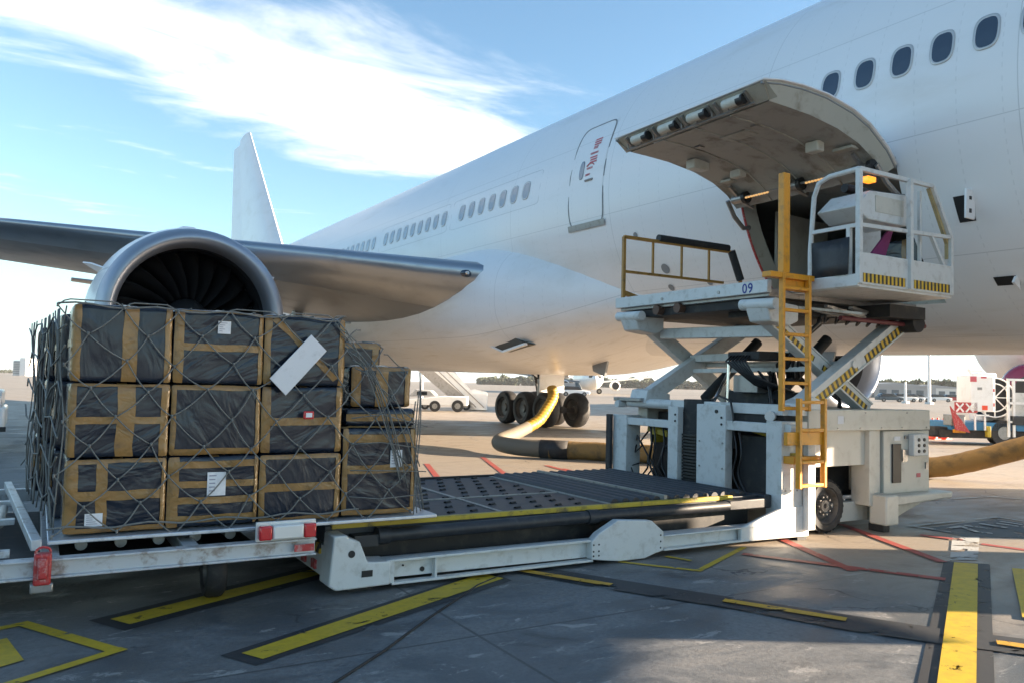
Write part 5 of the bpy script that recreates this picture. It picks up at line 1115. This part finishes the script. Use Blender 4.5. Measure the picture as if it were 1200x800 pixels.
q = MB(); F_.box(q, 1*mpp, 7*mpp, -1, 12, 0, 17.5*mpp); P_(q, 'stair_tower', M['whitep'], tw_)
q = MB()
for k in range(7): F_.box(q, -6.5*mpp, .5*mpp, -.3, 0, (2+k*1.8)*mpp, (2.8+k*1.8)*mpp)
P_(q, 'window', M['roofg'], tw_)
# light poles
for (px, py, h, r_, lb) in ((1089, 473, 17, .22, 'tall white apron light pole, the tallest one at the right'), (1061, 472, 3.2, .2, 'short white post left of the tall light pole'), (494, 470, 14, .12, 'slender light mast beyond the passenger stairs')):
    g_ = G(px, py); pl_ = thing('light_pole', g_, lb, 'light pole')
    q = MB(); q.cyl(g_, g_+Vector((0, 0, h)), r_, r_*.8, n=12); P_(q, 'pole', M['whitep'], pl_, smooth=True)
    q = MB(); q.box(g_.x-r_*2, g_.x+r_*2, g_.y-r_*2, g_.y+r_*2, 0, .3); P_(q, 'base', M['concrete'], pl_)
    if h > 5: q = MB(); FR(g_).box(q, -1.2, 1.2, -.2, .2, h, h+.5); P_(q, 'lamp_head', M['roofg'], pl_)

# far woods
def wood(name, px0, px1, d, h, n, seed, col, label):
    m = MB(); r_ = random.Random(seed)
    for i in range(n):
        px = r_.uniform(px0, px1); dv = ray(px, 445); dv.z = 0; dv.normalize(); dd = d*(1+r_.uniform(0, .12)); hh = h*(.55+.45*abs(noise.noise(Vector((px*.06, seed, 0))))*1.6)
        c = dv*dd+Vector((0, 0, r_.uniform(0, 1)**.8*hh)); s_ = h*.11*r_.uniform(.6, 1.6)
        for k in range(3):
            a = Vector((r_.gauss(0, 1), r_.gauss(0, 1), r_.gauss(0, 1))).normalized()*s_; b = Vector((r_.gauss(0, 1), r_.gauss(0, 1), r_.gauss(0, 1))).normalized()*s_
            m.add([c-a-b, c+a-b, c+a+b, c-a+b], [(0, 1, 2, 3)])
    o = m.build(name, mat(name+' leaves', col, .8, dirt=tuple(q*.5 for q in col), dscale=.2, damt=.8, coords='Generated'))
    o['kind'] = 'stuff'; o['label'] = label; o['category'] = 'trees'; return o
wood('far_wood', 560, 905, 620, 9, 4200, 3, (.07, .085, .05), 'low line of far trees along the horizon under the belly')
wood('far_wood', 985, 1300, 430, 10.5, 5200, 5, (.075, .095, .045), 'taller line of trees behind the parked cars at the right')
wood('far_wood', -150, 70, 900, 5, 1500, 9, (.08, .09, .06), 'faint low scrub on the horizon at the far left')

# fuel truck (about .028 m a pixel at its place)
F3 = FR(G(1150, 522)); ft = thing('fuel_service_truck', F3.o, 'white hydrant fuel truck with hose reel and red barrier at the right edge', 'fuel truck'); K = .0287
def fb3(u0, u1, z0, z1, v0, v1, name, m, bv=.01, par=ft):
    q = MB(); F3.box(q, (u0-1150)*K, (u1-1150)*K, v0, v1, (522-z0)*K, (522-z1)*K); return P_(q, name, M[m] if isinstance(m, str) else m, par, bevel=bv)
cb3 = fb3(1136, 1163, 484, 444, -.1, .7, 'meter_cabinet', 'whitep', .03)
for u0, u1, z0, z1 in ((1136, 1143, 451, 445), (1148, 1154, 447, 445), (1161.5, 1163, 462, 458), (1161.5, 1163, 478, 474)): fb3(u0, u1, z0, z1, -.115, -.102, 'red_marker', 'redtxt', 0, cb3)
fb3(1144, 1149, 460, 457, -.115, -.102, 'meter_plate', 'steel', 0, cb3); fb3(1149, 1155, 482, 477, -.115, -.102, 'warning_plate', 'orange', 0, cb3)
rl = MB(); c_ = F3.p((1170-1150)*K, .25, (522-468)*K); rl.cyl(c_, c_+RY*.5, .62, n=36); rel = P_(rl, 'hose_reel', M['black'], ft, smooth=True)
for rr in (.63, .45):
    q = MB(); q.tube([c_+RX*rr*math.cos(a)+Vector((0, 0, rr*math.sin(a)))-RY*.03 for a in [2*math.pi*i/30 for i in range(31)]], .022, 8); P_(q, 'reel_ring', M['whitep'], rel, smooth='all')
q = MB()
for k in range(4): a = k*math.pi/4; q.bar(c_-RX*.6*math.cos(a)-Vector((0, 0, .6*math.sin(a)))-RY*.03, c_+RX*.6*math.cos(a)+Vector((0, 0, .6*math.sin(a)))-RY*.03, .03, .03)
P_(q, 'reel_spoke', M['whitep'], rel)
q = MB()
for u in (1181, 1187, 1203, 1216): F3.box(q, (u-1150)*K, (u+2.4-1150)*K, .05, .12, .3, 2.15)
for z in (.75, 1.35, 2.1): F3.box(q, 31*K, 70*K, .05, .12, z, z+.07)
F3.box(q, -14*K, 2*K, .0, .07, .2+2.15, 2.2+.2); q.bar(F3.p(-14*K, 0, 2.45), F3.p(-10*K, 0, 2.2), .05, .05)
F3.box(q, -8*K, -6.5*K, -.05, 0, .5, 1.1); F3.box(q, 3*K, 4.5*K, -.05, 0, .5, 1.1); F3.box(q, -10*K, 8*K, -.05, 0, .95, 1.0)
P_(q, 'pipe_frame', M['whitep'], ft)
fb3(1118, 1260, 505, 496, .1, 1.9, 'chassis', 'blue'); fb3(1108, 1260, 514, 505, .2, 1.8, 'undercarriage', 'void')
fb3(1184, 1260, 500, 462, .35, 1.9, 'equipment_body', 'loader'); fb3(1168, 1185, 495, 440, .8, 1.6, 'tank_end', 'whitep', .05)
fb3(1186, 1212, 498, 488, .0, .3, 'lower_locker', 'carglass')
q = MB(); F3.prism(q, [((1112-1150)*K, 1.25), ((1118-1150)*K, .5), ((1134-1150)*K, .42), ((1126-1150)*K, .75)], -.2, -.15); P_(q, 'red_wedge', M['red'], ft)
q = MB(); F3.box(q, -31*K, -6*K, -.1, -.06, 1.05, 1.38); rb_ = P_(q, 'red_barrier', M['red'], ft)
q = MB()
for u in (-26, -15):
    for s_ in (-1, 1): q.bar(F3.p((u-4)*K, -.12, 1.21-s_*.13), F3.p((u+4)*K, -.12, 1.21+s_*.13), .03, .045)
P_(q, 'cross_mark', M['whitep'], rb_)
fb3(1117, 1132, 500, 488, .0, .5, 'hose_coupling', 'steel'); fb3(1120, 1133, 508, 504, .0, .1, 'amber_bar', 'yellow'); fb3(1156, 1160, 512, 500, -.05, .1, 'amber_hook', 'byellow')
for u in (28, 70): 
    F3.wheel(ft, u*K, .1, .42, .35)
fb3(1104, 1120, 512, 502, .3, .9, 'tow_head', 'void')
# unseen equipment added by the nose to block sun from loader and apron
gp = thing('shadow_power_unit', (15.9, -.85, 0), 'unseen white power unit added to shade the apron and loader', 'power unit')
q = MB(); q.box(15.4, 16.5, -1.85, .12, .45, 2.9); P_(q, 'canopy', M['whitep'], gp, bevel=.06)
q = MB(); q.box(15.35, 16.55, -1.95, .2, .3, .45); P_(q, 'chassis', M['void'], gp, bevel=.02)
for k in range(2):
    q = MB(); q.box(15.38, 15.4, -1.6+k*.85, -.95+k*.85, .8, 1.8); P_(q, 'grille', M['black'], gp)
    for x in (15.5, 16.2): wheel((x, -1.5+k*1.3, .25), .25, .16, gp)
cc_ = thing('shadow_box_truck', (16.3, 3, 0), 'unseen white box truck added to shade the loader cabinet', 'truck')  # added out of view, body tall enough to shade the cabinet
q = MB(); q.box(15.2, 19.4, 1.72, 4.1, .8, 3.9); P_(q, 'cargo_body', M['whitep'], cc_, bevel=.04)
q = MB(); q.prism([Vector((x, 1.8, z)) for x, z in ((19.45, .5), (21.1, .5), (21.1, 1.3), (20.7, 2.4), (19.45, 2.45))], (0, 2.2, 0)); cb_ = P_(q, 'cab', M['whitep'], cc_, bevel=.05)
q = MB(); q.box(19.7, 20.6, 1.78, 1.8, 1.35, 2.2); P_(q, 'cab_window', M['carglass'], cb_)
q = MB(); q.box(15.3, 21.0, 2.0, 3.9, .45, .8); P_(q, 'chassis', M['void'], cc_)
for x in (16.2, 20.2):
    for y in (1.95, 3.7):
        q = MB(); q.cyl((x, y, .42), (x, y+.25, .42), .42, n=24); P_(q, 'wheel', M['rubber'], cc_, smooth=True)
# cones
ck = None
for i, (px, py, lb) in enumerate(((1093, 514, 'striped traffic cone nearest the loader, left of the fuel truck'), (1099, 513, 'striped traffic cone in the middle of the three by the fuel truck'), (1106, 514, 'striped traffic cone closest to the fuel truck wedge'))):
    g_ = G(px, py); 
    if ck is None:
        ck = thing('traffic_cone', g_, lb, 'cone', 'traffic cones by the fuel truck')
        q = MB(); q.cyl(g_+Vector((0, 0, .03)), g_+Vector((0, 0, .75)), .17, .03, n=18); cb_ = P_(q, 'body', M['orange'], ck, smooth=True)
        q = MB(); q.cyl(g_+Vector((0, 0, .3)), g_+Vector((0, 0, .45)), .118, .089, n=18, caps=False); q.cyl(g_+Vector((0, 0, .55)), g_+Vector((0, 0, .63)), .07, .054, n=18, caps=False); P_(q, 'white_band', M['whitep'], ck, smooth=True)
        q = MB(); q.box(g_.x-.2, g_.x+.2, g_.y-.2, g_.y+.2, 0, .03); P_(q, 'base', M['orange'], ck)
    else:
        c2 = copy_tree(ck); c2.location = g_; c2['label'] = lb

# neighbouring airliner: belly and maroon engine at the right edge
o4 = G(1205, 500); o4.z = 0; A4 = RX*29.8+RY*46; F4 = FR(A4); na = thing('neighbouring_airliner', F4.o, 'white airliner on the next stand with a maroon engine cowl', 'airplane')
q = MB(); A5 = A4.normalized(); q.tube([A4+A5*v_+Vector((0, 0, 4.95)) for v_ in (-3, -2.6, -1.5, .5, 3, 30)], 1, 40, [.2, .9, 1.8, 2.6, 2.95, 2.95]); P_(q, 'fuselage', M['skin'], na, smooth='all')
q = MB(); q.tube([A4+A5*v_+RX*.1+Vector((0, 0, 1.95)) for v_ in (-6, -5.8, -5, -3, -1)], 1, 32, [1.1, 1.3, 1.4, 1.4, 1.1]); ne = P_(q, 'engine', M['maroon'], na, smooth='all')
q = MB(); q.cyl(A4-A5*6.03+RX*.1+Vector((0, 0, 1.95)), A4-A5*5.9+RX*.1+Vector((0, 0, 1.95)), .7, n=28); P_(q, 'inlet', M['black'], ne)
q = MB(); F4.box(q, -.15, .15, 2, 3, 0, 2.2); P_(q, 'gear_leg', M['steel'], na)

# ---------------------------------------------------------------- air
hm_ = bpy.data.materials.new('haze air'); hm_.use_nodes = True; t = hm_.node_tree
t.nodes.remove(t.nodes['Principled BSDF']); pv = t.nodes.new('ShaderNodeVolumePrincipled'); pv.inputs['Color'].default_value = (.93, .96, 1, 1); pv.inputs['Density'].default_value = .00014; pv.inputs['Anisotropy'].default_value = .2
t.links.new(pv.outputs[0], t.nodes['Material Output'].inputs['Volume'])
hb = MB().box(-3600, 3600, -400, 4600, -1, 32).build('haze', hm_); hb['kind'] = 'stuff'; hb['label'] = 'thin pale air haze over the whole airfield'; hb['category'] = 'haze'
